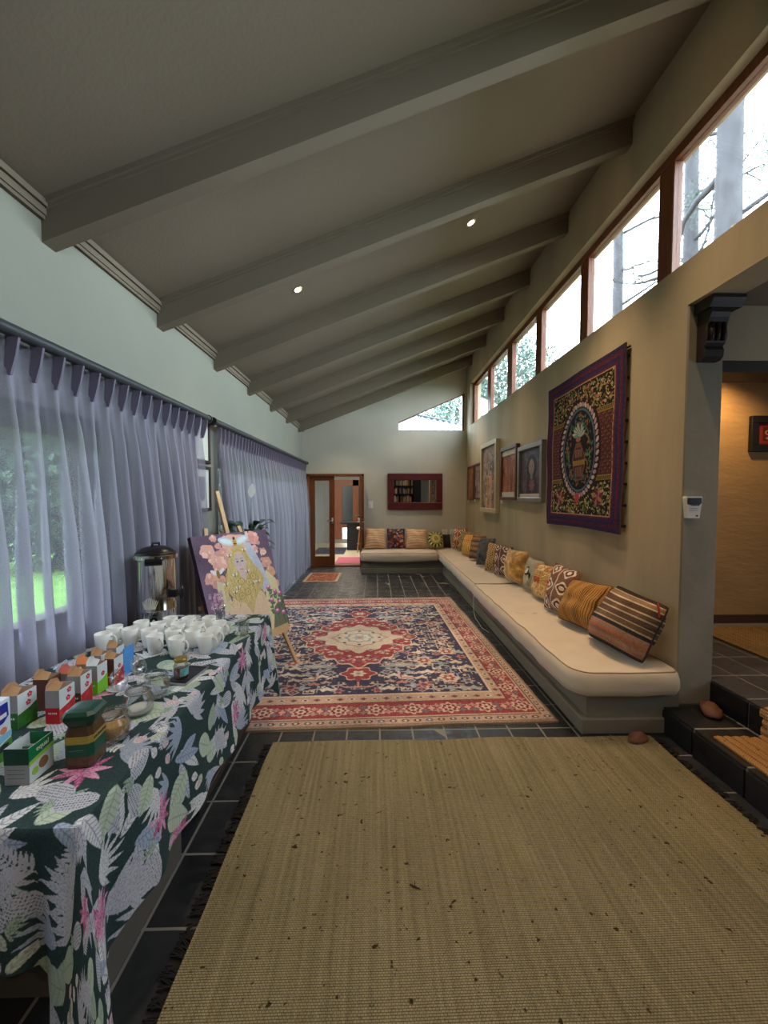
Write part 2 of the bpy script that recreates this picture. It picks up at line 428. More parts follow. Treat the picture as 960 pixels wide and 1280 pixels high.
# downlights: two in view, others assumed behind the beams, and unseen fill added around the camera
M_bulb = mat('lamp_glow', (255,220,150), .5, emit=((255,205,130), 9))
M_bezel = mat('bezel', (190,180,160), .3, metal=.6)
LABD = {0: 'small recessed ceiling downlight, lit, on the lower left side of the slope', 1: 'small recessed ceiling downlight, lit, higher up near the clerestory windows'}
DL = [(-.72, 3.6), (.88, 3.6), (-.72, 5.6), (.88, 5.6), (.88, 7.5), (-.72, 7.5), (.88, .75), (-.72, .75), (.9, -1.4), (-.7, -1.4)]
for k, (x, y) in enumerate(DL):
    z = ZC(x)
    sl = -math.atan(.39)
    t = thing('downlight', LABD.get(k, 'assumed small recessed downlight out of view'), 'light', (x, y, z), rot=(0, sl, 0), group=None if k < 2 else 'assumed downlights out of view')
    MB().lathe([(.028, -.001), (.040, -.006), (.046, -.003), (.047, .0)], 20, caps=False).build('bezel', M_bezel, t, True)
    MB().lathe([(.0001, -.0035), (.029, -.0035), (.029, .0)], 16, caps=False).build('bulb', M_bulb, t, True)
    e = 17
    light('downlight_beam', 'SPOT', (x, y, z-.03), e, WARM, (0,0,0), spot_size=1.9, spot_blend=.9, shadow_soft_size=.03)
for (x, y, e) in [(1.35, 7.45, 30), (1.4, 5.15, 20), (1.4, 3.19, 56), (1.45, 2.2, 40)]:  # assumed lamps set where beams hide them, warming the right wall and bench
    t = thing('downlight', 'assumed small recessed downlight out of view', 'light', (x, y, ZC(x)), rot=(0, -math.atan(.39), 0), group='assumed downlights out of view')
    MB().lathe([(.028, -.001), (.040, -.006), (.046, -.003), (.047, .0)], 20, caps=False).build('bezel', M_bezel, t, True)
    MB().lathe([(.0001, -.0035), (.029, -.0035), (.029, .0)], 16, caps=False).build('bulb', M_bulb, t, True)
    light('downlight_beam', 'SPOT', (x, y, ZC(x)-.03), e, (1, .67, .4), (0,0,0), spot_size=1.15, spot_blend=.8, shadow_soft_size=.04)
light('alcove_added_fill', 'AREA', (4.5, .9, 1.7), 7, (.72, .84, 1), (0, PI/2, 0), shape='RECTANGLE', size=1.4, size_y=1.6)  # added cool fill for assumed daylight from the right; no window is built
light('assumed_passage_lamp', 'SPOT', (3.15, 3.2, 2.78), 16, (1, .6, .26), (.25, 0, 0), spot_size=2.2, spot_blend=.8, shadow_soft_size=.05)  # assumed from the orange light in the passage; no fixture is built
light('assumed_alcove_lamp', 'SPOT', (2.9, 1.4, 2.78), 5, (1, .62, .3), (0, 0, 0), spot_size=2.4, spot_blend=.9, shadow_soft_size=.05)  # assumed ceiling lamp for the warm glow on the rug corner; no fixture

# corbel, air freshener on the column
t = thing('corbel', 'dark carved wooden bracket under the beam at the top of the column', 'bracket', (2.14, 2.461, 2.44))
pr = [(0, .0), (-.05, 0), (-.085, .02), (-.09, .06), (-.075, .085), (-.10, .10), (-.115, .14), (-.11, .2), (-.13, .25), (-.15, .275), (-.15, .30), (0, .30)]
MB().prism([(u*.72, w) for u, w in pr], 'x', -.062, .062).build('body', M_dark, t)
MB().prism([(0, .30), (-.115, .30), (-.135, .325), (-.145, .345), (-.145, .365), (0, .365)], 'x', -.085, .118).build('cap', M_dark, t)
for k in range(3): MB().tube([(-.038+.038*k, -.083, .11), (-.038+.038*k, -.088, .16), (-.038+.038*k, -.083, .22)], .012, 8).build('flute', M_dark, t, True)
t = thing('air_freshener', 'white wall mounted air freshener with a dark window on the column', 'air freshener', (2.07, 2.461, 1.43))
M_wp = mat('white_plastic', (222,222,214), .4)
MB().prism([(-.038, 0), (.038, 0), (.054, .13), (.05, .143), (-.05, .143), (-.054, .13)], 'y', -.032, 0).build('casing', M_wp, t)
MB().prism([(-.045, .095), (-.012, .083), (.028, .083), (.046, .1), (.046, .133), (-.045, .133)], 'y', -.036, -.031).build('window_panel', mat('black_plastic', (14,13,15), .25), t)
MB().box(.012, .026, -.035, -.031, .012, .02).build('badge', _m['black_plastic'], t)
for zz in (.05, .062): MB().box(-.03, .02, -.034, -.031, zz, zz+.003).build('vent_slot', mat('grey_slot', (150,150,145), .5), t)

# brown stone lumps at the foot of the column
M_stone = mat('brown_stone', (112,72,54), .7, bump=.6, bscale=18, var=.3, vscale=9)
def lump(loc, s, lab, seed):
    m = MB(); n1, n2 = 14, 9; P = []
    for i in range(n2+1):
        th = PI*i/n2; row = []
        for k in range(n1):
            ph = 2*PI*k/n1; v = Vector((math.sin(th)*math.cos(ph), math.sin(th)*math.sin(ph), math.cos(th)))
            r = 1+.35*mnoise.noise(v*1.3+Vector((seed, 0, 0))); row.append((v.x*s[0]*r*(1-.45*v.z), v.y*s[1]*r, max(-.8, v.z)*s[2]*r+s[2]*.8))
        P.append(row)
    o = m.grid(P, wrap=True).build('stone', M_stone, None, True); o.location = loc; o['label'] = lab; o['category'] = 'stone'; o.rotation_euler = (0, 0, seed)
lump((2.16, 2.36, .172), (.085, .055, .04), 'rough reddish brown stone on the lower step against the column', 1.1)
lump((1.68, 2.34, .002), (.085, .04, .035), 'small reddish brown stone on the floor at the near corner of the bench', .4)

# ================================================================== BUILT-IN BENCH AND CUSHIONS
t = thing('built_in_bench', 'grey plastered built in bench running along the right and far walls', 'bench', (1.7, 5, 0))
def rel(m): return m.xf(Matrix.Translation((-1.7, -5, 0)))
rel(MB().box(1.395, 2.019, 2.44, 8.498, .105, .27)).build('body', M_bench, t)
rel(MB().box(-.30, 1.395, 7.75, 8.498, .105, .27)).build('body', M_bench, t)
rel(MB().cbox(1.355, 2.019, 2.42, 8.498, -.002, .105, .008)).build('plinth', M_bench, t)
rel(MB().cbox(-.31, 1.36, 7.71, 8.498, -.002, .105, .008)).build('plinth', M_bench, t)
M_cush = mat('cream_velvet', (206,190,164), .8, bump=.15, bscale=25, var=.06, vscale=5)
M_cush.node_tree.nodes['Principled BSDF'].inputs['Sheen Weight'].default_value = .3
M_pipe = mat('cushion_piping', (150,132,104), .8)
def cushion(name, lab, x0, x1, y0, y1, z0, z1, r, sag=None, wr=.004, seed=0, mats=None):
    t = thing(name, lab, 'cushion', ((x0+x1)/2, (y0+y1)/2, z0), group='seat cushions on the built in bench')
    ox, oy = (x0+x1)/2, (y0+y1)/2
    a, b = (x1-x0)/2, (y1-y0)/2; P = []
    def rr(ri):
        L = []
        for q, (cx_, cy_) in enumerate(((a, b), (-a, b), (-a, -b), (a, -b))):
            for k in range(7):
                an = (q+k/6)*PI/2; rad = max(.001, r[q] if isinstance(r, tuple) else r)
                L.append((cx_-math.copysign(rad, cx_)+math.cos(an)*rad, cy_-math.copysign(rad, cy_)+math.sin(an)*rad, math.cos(an), math.sin(an)))
            # long straight run gets extra points
            nx = [(-a, b), (-a, -b), (a, -b), (a, b)][q]
            rad2 = r[(q+1) % 4] if isinstance(r, tuple) else r
            p = L[-1]; an = (q+1)*PI/2
            e = (nx[0]-math.copysign(rad2, nx[0])+math.cos(an)*rad2, nx[1]-math.copysign(rad2, nx[1])+math.sin(an)*rad2)
            n = max(2, int(math.hypot(e[0]-p[0], e[1]-p[1])/.07))
            for k in range(1, n): L.append((p[0]+(e[0]-p[0])*k/n, p[1]+(e[1]-p[1])*k/n, math.cos(an), math.sin(an)))
        return L
    L = rr(r); Hh = z1-z0
    prof = [(-.02, 0), (0, .0), (.010, .03), (.018, .3), (.018, .6), (.010, .93), (0, 1.0), (-.02, 1.02)]
    for o_, hz in prof:
        row = []
        for (x, y, nx, ny) in L:
            w = mnoise.noise(Vector((x*6+seed, y*6, hz*3)))*wr*1.5
            z = Hh*hz+mnoise.noise(Vector((x*3+seed, y*3, 5)))*wr
            if sag: z += sag(x+ox, y+oy, hz)
            row.append((x+nx*(o_+w), y+ny*(o_+w), z))
        P.append(row)
    ring = P[-1]; n = len(ring)
    for f in (.85, .65, .4, .15, 0):
        row = []
        for (x, y, z), (lx, ly, _, _) in zip(ring, L):
            # shrink towards the long medial line
            if b > a: X = x*f; Y = math.copysign(max(0, abs(y)-a*(1-f)), y)
            else: Y = y*f; X = math.copysign(max(0, abs(x)-b*(1-f)), x)
            zz = Hh*(1.02+.07*(1-f*f))+mnoise.noise(Vector((X*7+seed, Y*7, 1)))*wr*2.2+mnoise.noise(Vector((X*22, Y*22+seed, 1)))*wr*.6
            if sag: zz += sag(X+ox, Y+oy, 1)
            row.append((X, Y, zz))
        P.append(row)
    m = MB().grid(P, wrap=True); m.add(P[0], [tuple(range(n-1, -1, -1))])
    o = m.build('cover', M_cush, t, True)
    for hz, k in ((1.0, 6), (.02, 1)):
        MB().tube([(x, y, z) for x, y, z in P[k]], .0045, 6, closed=True).build('piping', M_pipe, t, True)
    return t
cushion('seat_cushion', 'long cream seat cushion on the near half of the right hand bench', 1.285, 1.985, 2.39, 4.90, .272, .425, (.03, .03, .13, .05), seed=3, wr=.008)
cushion('seat_cushion', 'long tan seat cushion on the far half of the right hand bench', 1.30, 1.99, 4.93, 8.46, .272, .425, .03, seed=9, wr=.008)
cushion('seat_cushion', 'pale striped seat cushion sagging on the far wall bench beside the door', -.30, 1.255, 7.66, 8.46, .272, .43, .04, seed=5, wr=.008,
        sag=lambda x, y, h: -.035*math.exp(-((x-.45)/.5)**2)*(1-h)*(1 if y < 7.8 else 0))
o = MB().tube([(1.29, 4.95, .29), (1.275, 4.9, .2), (1.262, 4.84, .1), (1.262, 4.75, .03), (1.27, 4.62, .012), (1.26, 4.45, .01), (1.3, 4.3, .008)], .004, 6).build('cable', mat('cable_white', (190,185,170), .5), None, True)
o['label'] = 'thin pale cable hanging from the bench cushion joint to the floor'; o['category'] = 'cable'

# ---- throw pillows
def pillow(lab, TL, TR, BR, BL, th, m, edge=None, seed=0, trim=None, group='scatter pillows on the bench', tassel=None, rnd=.05, slump=.02):
    TL, TR, BR, BL = map(Vector, (TL, TR, BR, BL)); c = (TL+TR+BR+BL)/4
    base = Vector((c.x, c.y, min(BL.z, BR.z)))
    t = thing('throw_pillow', lab, 'pillow', base, group=group)
    nrm = (TR-TL+BR-BL).cross(TL-BL+TR-BR); nrm.normalize()
    N = 18; F = []; Bk = []; U = []
    for i in range(N+1):
        v = i/N; r1 = []; r2 = []; ru = []
        for j in range(N+1):
            u = j/N; a, b = 2*u-1, 2*v-1
            uu = .5+(a*(1-.09*(1-b*b)))/2; vv = .5+(b*(1-.09*(1-a*a)))/2
            k_ = rnd*(a*a*b*b)**1.5; uu = .5+(uu-.5)*(1-k_); vv = .5+(vv-.5)*(1-k_)
            p = (BL*(1-uu)+BR*uu)*(1-vv)+(TL*(1-uu)+TR*uu)*vv
            h = (max(0, (1-a*a))*max(0, (1-b*b)))**.5*th*.84
            w = mnoise.noise(Vector((a*2+seed, b*2, seed)))*.03*(1-abs(a*b))+mnoise.noise(Vector((a*5+seed, b*5, seed)))*.006
            sl = nrm*slump*math.exp(-((v-.22)/.2)**2)*(1-a*a)
            r1.append(p+sl+nrm*(h+w*(h > .002))-base); r2.append(p+sl-nrm*(h*.8-w)-base); ru.append((u, v))
        F.append(r1); Bk.append(r2); U.append(ru)
    m_ = MB().grid(F, U); m_.grid([r[::-1] for r in Bk], [r[::-1] for r in U])
    m_.build('cover', m, t, True)
    per = F[0]+[F[i][N] for i in range(1, N)]+F[N][::-1]+[F[i][0] for i in range(N-1, 0, -1)]
    MB().tube(per, .006 if trim else .0045, 6, closed=True).build('piping', trim or m, t, True)
    if tassel:
        tm_, corner = tassel; p = (TR-base)*.86+(TL-base)*.10+(BR-base)*.04+nrm*.06
        q = MB()
        for k in range(12):
            a = random.uniform(-.03, .03); q.tube([p, p+Vector((a*.3, a, -.03)), p+Vector((a*.4, a*1.2, -.075-random.random()*.03))], .0035, 5)
        q.build('tassel', tm_, t)
    return t
RS = .004
def rpil(bgc): return Ras(.46, .46, RS, bgc)
# patterns
p1 = rpil(hx('7d6652'))
def band(r, y0, y1, c): r.rect(0, y0, .5, y1, hx(c))
for y0, y1, c in [(0,.02,'3a3833'), (.02,.16,'9a7460'), (.05,.075,'a9826a'), (.10,.12,'b06a4a'), (.16,.19,'2e3133'), (.19,.20,'b7a183'), (.20,.235,'6c5844'), (.235,.245,'c2ab90'), (.245,.285,'5f4b40'), (.285,.295,'c2ab90'), (.295,.33,'6d5544'), (.33,.342,'cdb79a'), (.342,.385,'5f4b3c'), (.385,.395,'c9b396'), (.395,.43,'8a725a'), (.43,.435,'c2ab90'), (.435,.47,'3b2f2b')]: band(p1, y0, y1, c)
p1.low(.08, 6); p1.speck(.035); M1 = p1.mat('kilim_stripes', .95, .3, 250)
p2 = rpil(hx('b98a4e'))
for k in range(30): p2.rect(k*.0155, 0, k*.0155+.0055, .5, hx('5f4324'))
p2.speck(.03); M2 = p2.mat('ochre_corduroy', .95, .4, 120)
def ikat(bgc, light_, dark, n=2, seed=0):
    r = rpil(hx(bgc)); rng = random.Random(seed)
    for i in range(n):
        for j in range(n+1):
            cx_, cy_ = (i+.5)/n*.46+rng.uniform(-.01,.01), (j+.3)/(n+.6)*.46
            r.ell(cx_, cy_, .075, .062, hx(light_), wob=.12, k=4); r.ell(cx_, cy_, .052, .042, hx(dark), wob=.1, k=4); r.ell(cx_, cy_, .03, .024, hx(light_))
    for k in range(40):
        y = rng.random()*.46; r.rect(rng.random()*.4, y, rng.random()*.2+.3, y+.004, hx(dark), .35)
    r.rect(.225, 0, .24, .46, hx(light_), .8); r.speck(.05); return r
M3 = ikat('7a5c4e', 'ddd0c0', '5a4038', 2, 1).mat('brown_ikat', .95, .3, 250)
p4 = rpil(hx('c7a56e'))
for i in range(5):
    for j in range(5):
        p4.rect(i*.092, j*.092, i*.092+.09, j*.092+.09, random.choice([hx('c9a873'), hx('b5794f'), hx('d9c08e'), hx('b9a05c'), hx('b3543c')] if j > 1 else [hx('d9c595'), hx('b9985a'), hx('cdb27a')]))
        for k in range(6): p4.line([(i*.092+random.random()*.09, j*.092+random.random()*.09), (i*.092+random.random()*.09, j*.092+random.random()*.09)], .006, hx(random.choice(['e8dab4', 'a23e33', '7d6a3c'])))
p4.speck(.05); M4 = p4.mat('patchwork', .95, .3, 200)
p5 = rpil(hx('a6a08c')); p5.ell(.2, .27, .055, .07, hx('3b3b3e')); p5.ell(.2, .27, .034, .045, hx('ded9c8')); p5.leaf(.25, .25, .12, .03, -1, hx('2f3133')); p5.leaf(.12, .34, .1, .02, 2.4, hx('4b4a48')); p5.leaf(.3, .05, .2, .03, 1.2, hx('8a8a70')); p5.leaf(.08, .02, .2, .03, 1.4, hx('8a8a70'))
p5.speck(.05); M5 = p5.mat('grey_linen_motif', .95, .3, 250)
p6 = rpil(hx('bd9350')); p6.low(.13, 9); p6.low(.1, 18); p6.speck(.03); M6 = p6.mat('gold_velvet', .7, .4, 30, sheen=.6)
M7 = ikat('6a4c46', 'd6cabc', '4a3a38', 2, 5).mat('plum_ikat', .95, .3, 250)
p8 = rpil(hx('9a7444'))
for i in range(24):
    for j in range(24):
        if (i+j) % 2: p8.rect(i*.0192, j*.0192, i*.0192+.0192, j*.0192+.0192, hx('c9b083' if (i*7+j*3) % 3 else '6e4d2e'))
p8.speck(.04); M8 = p8.mat('brown_check', .95, .3, 250)
p9 = rpil(hx('52585a')); p9.low(.1, 10); p9.speck(.05); M9 = p9.mat('slate_grey_cord', .95, .5, 60)
p10 = rpil(hx('8a6a4e'))
for k in range(9): p10.rect(0, k*.052+.01, .46, k*.052+.032, hx(['5a4a40', '9b7f62', '474745', 'a8754e'][k % 4]))
p10.speck(.04); M10 = p10.mat('brown_bands', .95, .3, 200)
p11 = rpil(hx('c8923f'))
for k in range(10): p11.rect(k*.048, 0, k*.048+.014, .46, hx('e0bd7a')); p11.rect(0, k*.048, .46, k*.048+.006, hx('8a5526'), .7)
p11.speck(.05); M11 = p11.mat('ochre_tufted', .95, .5, 60)
p12 = rpil(hx('8b8564'))
for k in range(60): p12.leaf(random.random()*.46, random.random()*.46, .06, .012, random.random()*6, hx(random.choice(['6f7350', 'a9a07a', '5c5840'])))
p12.speck(.04); M12 = p12.mat('olive_leaf', .95, .3, 200)
M13 = ikat('a05c38', 'e2cfb2', '5d3326', 2, 8).mat('rust_ikat', .95, .3, 250)
Z = .452
pillow('large kilim pillow with brown and cream stripes and a red tassel, nearest the column', (1.90,2.93,.89), (1.955,2.44,.845), (1.76,2.42,Z), (1.69,2.99,Z), .19, M1, seed=1, rnd=.09, slump=.05, trim=mat('dark_braid', (50,42,38), .9), tassel=(mat('red_wool', (176,66,48), .9), 0))
pillow('ochre pillow with dark vertical corded ribs beside the striped kilim pillow', (1.88,3.54,.80), (1.95,3.02,.85), (1.77,2.99,Z), (1.66,3.42,Z), .17, M2, seed=2, rnd=.08, slump=.04)
pillow('brown and white ikat pillow between the ribbed ochre one and the patchwork one', (1.85,3.85,.905), (1.955,3.52,.86), (1.77,3.42,Z), (1.69,3.76,Z), .13, M3, seed=3)
pillow('patchwork pillow in cream, rust and gold squares', (1.86,4.31,.815), (1.955,3.93,.83), (1.83,3.86,Z), (1.77,4.24,Z), .11, M4, seed=4)
pillow('grey linen pillow with a black and white disc motif', (1.88,4.62,.84), (1.955,4.33,.82), (1.84,4.26,Z), (1.79,4.56,Z), .10, M5, seed=5)
pillow('plain golden velvet pillow in the middle of the row', (1.80,5.10,.87), (1.93,4.73,.885), (1.84,4.68,Z), (1.74,5.02,Z), .15, M6, seed=6)
pillow('plum brown ikat pillow with pale ovals behind the golden velvet one', (1.79,5.62,.885), (1.95,5.32,.86), (1.85,5.14,Z), (1.69,5.36,Z), .13, M7, seed=7)
pillow('small brown and cream checked pillow leaning on the plum ikat one', (1.78,5.95,.865), (1.96,5.66,.85), (1.84,5.50,Z), (1.63,5.66,Z), .12, M8, seed=8)
pillow('plain slate grey ribbed pillow with a rounded top', (1.79,6.42,.88), (1.95,6.12,.90), (1.86,5.92,Z), (1.63,6.16,Z), .16, M9, seed=9)
pillow('brown pillow with dark horizontal bands behind the slate grey one', (1.78,6.93,.87), (1.95,6.64,.885), (1.86,6.46,Z), (1.67,6.78,Z), .13, M10, seed=10)
pillow('tufted orange ochre pillow near the far corner', (1.77,7.44,.84), (1.95,7.12,.86), (1.85,6.95,Z), (1.65,7.26,Z), .14, M11, seed=11)
pillow('small olive leaf patterned pillow behind the tufted orange one', (1.76,7.80,.87), (1.94,7.56,.87), (1.85,7.42,Z), (1.67,7.68,Z), .11, M12, seed=12)
pillow('rust and cream ikat pillow in the corner of the bench', (1.68,8.15,.90), (1.93,7.92,.91), (1.87,7.82,Z), (1.64,8.12,Z), .13, M13, seed=13)
# far bench
def stripeH(bgc, c, n):
    r = rpil(hx(bgc))
    for k in range(n): r.rect(0, (k+.3)*.46/n, .46, (k+.65)*.46/n, hx(c))
    r.low(.05, 6); r.speck(.03); return r
MA = stripeH('d3b592', 'b98f6a', 8).mat('peach_stripe', .9, .2, 100)
rB = rpil(hx('3a2c33'))
for k in range(90): rB.ell(random.random()*.46, random.random()*.46, random.uniform(.012,.032), random.uniform(.012,.028), hx(random.choice(['a83e34', 'c4793f', '6b5a7a', 'b58a6a', '54342f', '7c8a92', '8c2c2c'])), wob=.3, k=5)
rB.speck(.04); MBf = rB.mat('dark_floral', .9, .2, 200)
rC = rpil(hx('8f8a52')); rC.ell(.23, .22, .13, .13, hx('b9b06a')); rC.ell(.23, .22, .07, .07, hx('8f7f3e'))
for k in range(26):
    a = k/26*2*PI; rC.ell(.23+.2*math.cos(a), .23+.2*math.sin(a), .028, .028, hx('33332c' if k % 2 else 'c5bd86'))
rC.speck(.05); MC = rC.mat('green_medallion', .9, .2, 200)
FG = 'back pillows on the far wall bench'
pillow('peach striped back pillow at the left end of the far bench', (-.27,8.36,.89), (.22,8.36,.88), (.22,8.16,Z), (-.27,8.16,Z), .15, MA, seed=21, group=FG)
pillow('dark floral pillow in the middle of the far bench', (.235,8.36,.88), (.635,8.36,.875), (.635,8.14,Z), (.235,8.14,Z), .13, MBf, seed=22, group=FG)
pillow('peach striped back pillow right of the dark floral one', (.645,8.36,.88), (1.12,8.36,.86), (1.12,8.16,Z), (.645,8.16,Z), .15, MA, seed=23, group=FG)
pillow('olive green round patterned pillow near the corner of the far bench', (1.12,8.34,.80), (1.47,8.36,.80), (1.47,8.14,Z), (1.12,8.14,Z), .13, MC, seed=24, group=FG)
pillow('small near black pillow tucked in the corner of the benches', (1.48,8.38,.74), (1.64,8.38,.74), (1.64,8.24,Z), (1.48,8.24,Z), .09, mat('black_cloth', (34,32,34), .9), seed=25, group=FG)

# ================================================================== RUGS
def rug_persian():
    W, L = 2.80, 3.29; R = Ras(W, L, .005, hx('b08f72'))
    navy, red, cream, blue, tan, rose = hx('2c2b48'), hx('a32a2c'), hx('d8c6a4'), hx('8a97a0'), hx('b79572'), hx('c0705f')
    bx, by = .345, .43
    # outer guards and red main band
    R.rect(0, 0, W, L, hx('8d7258')); R.rect(.02, .03, W-.02, L-.03, hx('c39a7c'))
    R.rect(.075, .09, W-.075, L-.09, hx('6e4a3c')); R.rect(.085, .10, W-.085, L-.10, hx('c7ab88'))
    R.rect(.10, .115, W-.10, L-.115, red)
    R.rect(.245, .30, W-.245, L-.30, hx('5c3a34')); R.rect(.255, .31, W-.255, L-.31, hx('c9a281'))
    R.rect(.325, .41, W-.325, L-.41, hx('d8c4a2')); R.rect(bx, by, W-bx, L-by, navy)
    def ring(ix, iy, step, fn):          # walk motifs along a border rectangle
        nx = max(2, round((W-2*ix)/step)); ny = max(2, round((L-2*iy)/step))
        for k in range(nx+1):
            x = ix+(W-2*ix)*k/nx; fn(x, iy, k, 0); fn(x, L-iy, k, 0)
        for k in range(1, ny):
            y = iy+(L-2*iy)*k/ny; fn(ix, y, k, 1); fn(W-ix, y, k, 1)
    def guard(x, y, k, v):
        a = (.026, .017) if not v else (.017, .026)
        R.ell(x, y, *a, hx('5a3a33' if k % 2 else '4a5560')); R.ell(x, y, a[0]*.5, a[1]*.5, hx('e0c8a0'))
    ring(.05, .06, .085, guard)
    def inner(x, y, k, v):
        R.poly([(x-.03, y), (x, y-.022), (x+.03, y), (x, y+.022)], hx('93443c' if k % 2 else 'e2cfac')); R.ell(x, y, .012, .012, hx('3f4a52'))
    ring(.288, .36, .09, inner)
    def main(x, y, k, v):
        if k % 2 == 0:
            R.ell(x, y, .072, .066, hx('d9b79a'), wob=.16, k=8); R.ell(x, y, .052, .048, hx('8c2426'), wob=.1, k=8); R.ell(x, y, .034, .032, hx('dcc5a2'), wob=.2, k=6); R.ell(x, y, .014, .014, hx('8e2c2c'))
        else:
            for s_ in (-1, 1):
                for d in (-1, 1):
                    a = (s_*.045, d*.032) if not v else (d*.032, s_*.045)
                    R.ell(x+a[0], y+a[1], .026, .02, hx(random.choice(['b9907a', '6a6b72', 'c98a78', '9a7a6a'])), wob=.35, k=4)
            R.ell(x, y, .02, .03, hx('d0a890'), wob=.3, k=4)
    ring(.173, .205, .14, main)
    # field: draw in the lower-left quadrant and mirror
    rng = random.Random(3); cx_, cy_ = W/2, L/2; creams = ['dccdb0', 'c9bb9c', 'a4aba4', '94a2b0', 'd0b498', 'b08d78', 'c07468', 'e0d6c0', '7d9490', 'd8c6a4']
    def sp(fn):
        for sx_ in (1, -1):
            for sy_ in (1, -1): fn(lambda x, y, sx_=sx_, sy_=sy_: (cx_+sx_*x, cy_+sy_*y))
    def in_med(x, y): return x/.66+y/.80 < 1.12
    pts = []
    for _ in range(1800):
        x, y = rng.uniform(0.02, cx_-bx-.05), rng.uniform(.02, cy_-by-.05)
        if in_med(x, y) or (x < .2 and y < 1.05): continue
        if all((x-a)**2+(y-b)**2 > .078**2 for a, b in pts): pts.append((x, y))
    for (x, y) in pts:
        t = rng.randrange(6); c1 = hx(rng.choice(creams)); c2 = hx(rng.choice(creams)); s_ = rng.uniform(.85, 1.3); ph = rng.random()*6
        def f(m, x=x, y=y, t=t, c1=c1, c2=c2, s_=s_, ph=ph):
            X, Y = m(x, y)
            q = lambda L_: [m(x+a*s_, y+b*s_) for a, b in L_]
            if t == 0: R.ell(X, Y, .05*s_, .042*s_, c1, wob=.3, k=6); R.ell(X, Y, .024*s_, .02*s_, hx('7a2f33'), wob=.2, k=6)
            elif t == 1: R.poly(q([(-.06,0),(-.03,.03),(0,.012),(.035,.035),(.06,.0),(.03,-.012),(.01,-.04),(-.02,-.015)]), c1)
            elif t == 2: R.line(q([(-.05,-.03),(-.05,.03),(.03,.03),(.03,-.01),(-.01,-.01)]), .013, c1); R.ell(X, Y, .014, .014, c2)
            elif t == 3:
                R.poly(q([(-.055,0),(0,.042),(.055,0),(0,-.042)]), c1); R.poly(q([(-.032,0),(0,.024),(.032,0),(0,-.024)]), hx('2c2b48')); R.ell(X, Y, .012, .012, hx('b8665a'))
            elif t == 4:
                R.line(q([(-.055,-.01),(.055,.01)]), .014, c1); R.line(q([(0,-.045),(0,.045)]), .012, c2); R.ell(*m(x+.04, y+.03), .014, .014, c1); R.ell(*m(x-.04, y-.03), .014, .014, c1)
            else: R.ell(X, Y, .045*s_, .024*s_, c1, wob=.35, k=4); R.line(q([(-.02,.04),(.02,.03),(.05,.045)]), .01, c2)
        sp(f)
    for _ in range(260):
        x, y = rng.uniform(.02, cx_-bx-.03), rng.uniform(.02, cy_-by-.03); c1 = hx(rng.choice(creams))
        if in_med(x, y) or (x < .2 and y < 1.05): continue
        sp(lambda m: R.ell(*m(x, y), .012, .010, c1))
    # big corner rosettes
    for (x, y) in [(.78, .98), (.62, .62), (.88, .42)]:
        sp(lambda m: (R.ell(*m(x, y), .085, .075, hx('d3b896'), wob=.2, k=6), R.ell(*m(x, y), .05, .045, hx('a8453f'), wob=.2, k=6), R.ell(*m(x, y), .022, .02, hx('dcc8a2'))))
    # medallion
    def med(a, b, col, wob=.0, n=20):
        P = []
        for k in range(160):
            t = 2*PI*k/160; r = 1+wob*math.cos(n*t); c, s_ = math.cos(t), math.sin(t)
            q = (abs(c)**1.35+abs(s_)**1.35)**(-1/1.35); P.append((cx_+a*q*c*r, cy_+b*q*s_*r))
        R.poly(P, col)
    med(.625, .74, hx('d6b98f'), .035); med(.605, .715, red, .04)
    for s_ in (-1, 1):
        R.ell(cx_+s_*.54, cy_, .05, .065, hx('8b6c5c'), wob=.2, k=6)
        # pendants
        R.ell(cx_, cy_+s_*.86, .15, .12, hx('d9b38c'), wob=.14, k=6); R.ell(cx_, cy_+s_*.86, .135, .105, red, wob=.14, k=6); R.ell(cx_, cy_+s_*.86, .062, .05, cream, wob=.2, k=6); R.ell(cx_, cy_+s_*.86, .02, .02, hx('7b8c8c'))
        R.poly([(cx_-.03, cy_+s_*.95), (cx_+.03, cy_+s_*.95), (cx_, cy_+s_*1.04)], red)
        R.line([(cx_-.16, cy_+s_*1.06), (cx_-.1, cy_+s_*1.1), (cx_+.1, cy_+s_*1.1), (cx_+.16, cy_+s_*1.06)], .016, hx('c98a78'))
        R.line([(cx_, cy_+s_*1.02), (cx_, cy_+s_*1.1)], .016, hx('c98a78'))
        for q in (-1, 1):
            R.line([(cx_+q*.36, cy_+s_*.86), (cx_+q*.36, cy_+s_*.96), (cx_+q*.52, cy_+s_*.96)], .03, hx('d8ac93')); R.line([(cx_+q*.37, cy_+s_*.88), (cx_+q*.37, cy_+s_*.95), (cx_+q*.5, cy_+s_*.95)], .012, hx('a3453c'))
            R.ell(cx_+q*.40, cy_+s_*.70, .13, .045, hx('9aa19a'), wob=.16, k=8); R.ell(cx_+q*.40, cy_+s_*.70, .07, .02, hx('bdb79a'))
    for (x, y) in [(.22,.40),(.38,.22),(.1,.55),(.42,.05),(.28,.14),(.12,.34)]:
        sp(lambda m: (R.ell(*m(x, y), .05, .03, hx('b98a74'), wob=.3, k=4), R.ell(*m(x, y), .02, .014, hx('6f6c72'))))
    for _ in range(70):
        a_ = rng.random()*PI/2; r_ = rng.uniform(.66, .92); x, y = .60*r_*math.cos(a_), .70*r_*math.sin(a_); c1 = hx(rng.choice(['d8b496', 'c98474', '6f5a60', 'dccdb0', '8b2226'])); s2 = rng.uniform(.012, .026)
        if x/.6+y/.7 < 1.0 or True: sp(lambda m: R.ell(*m(x, y), s2, s2*.7, c1, wob=.3, k=4))
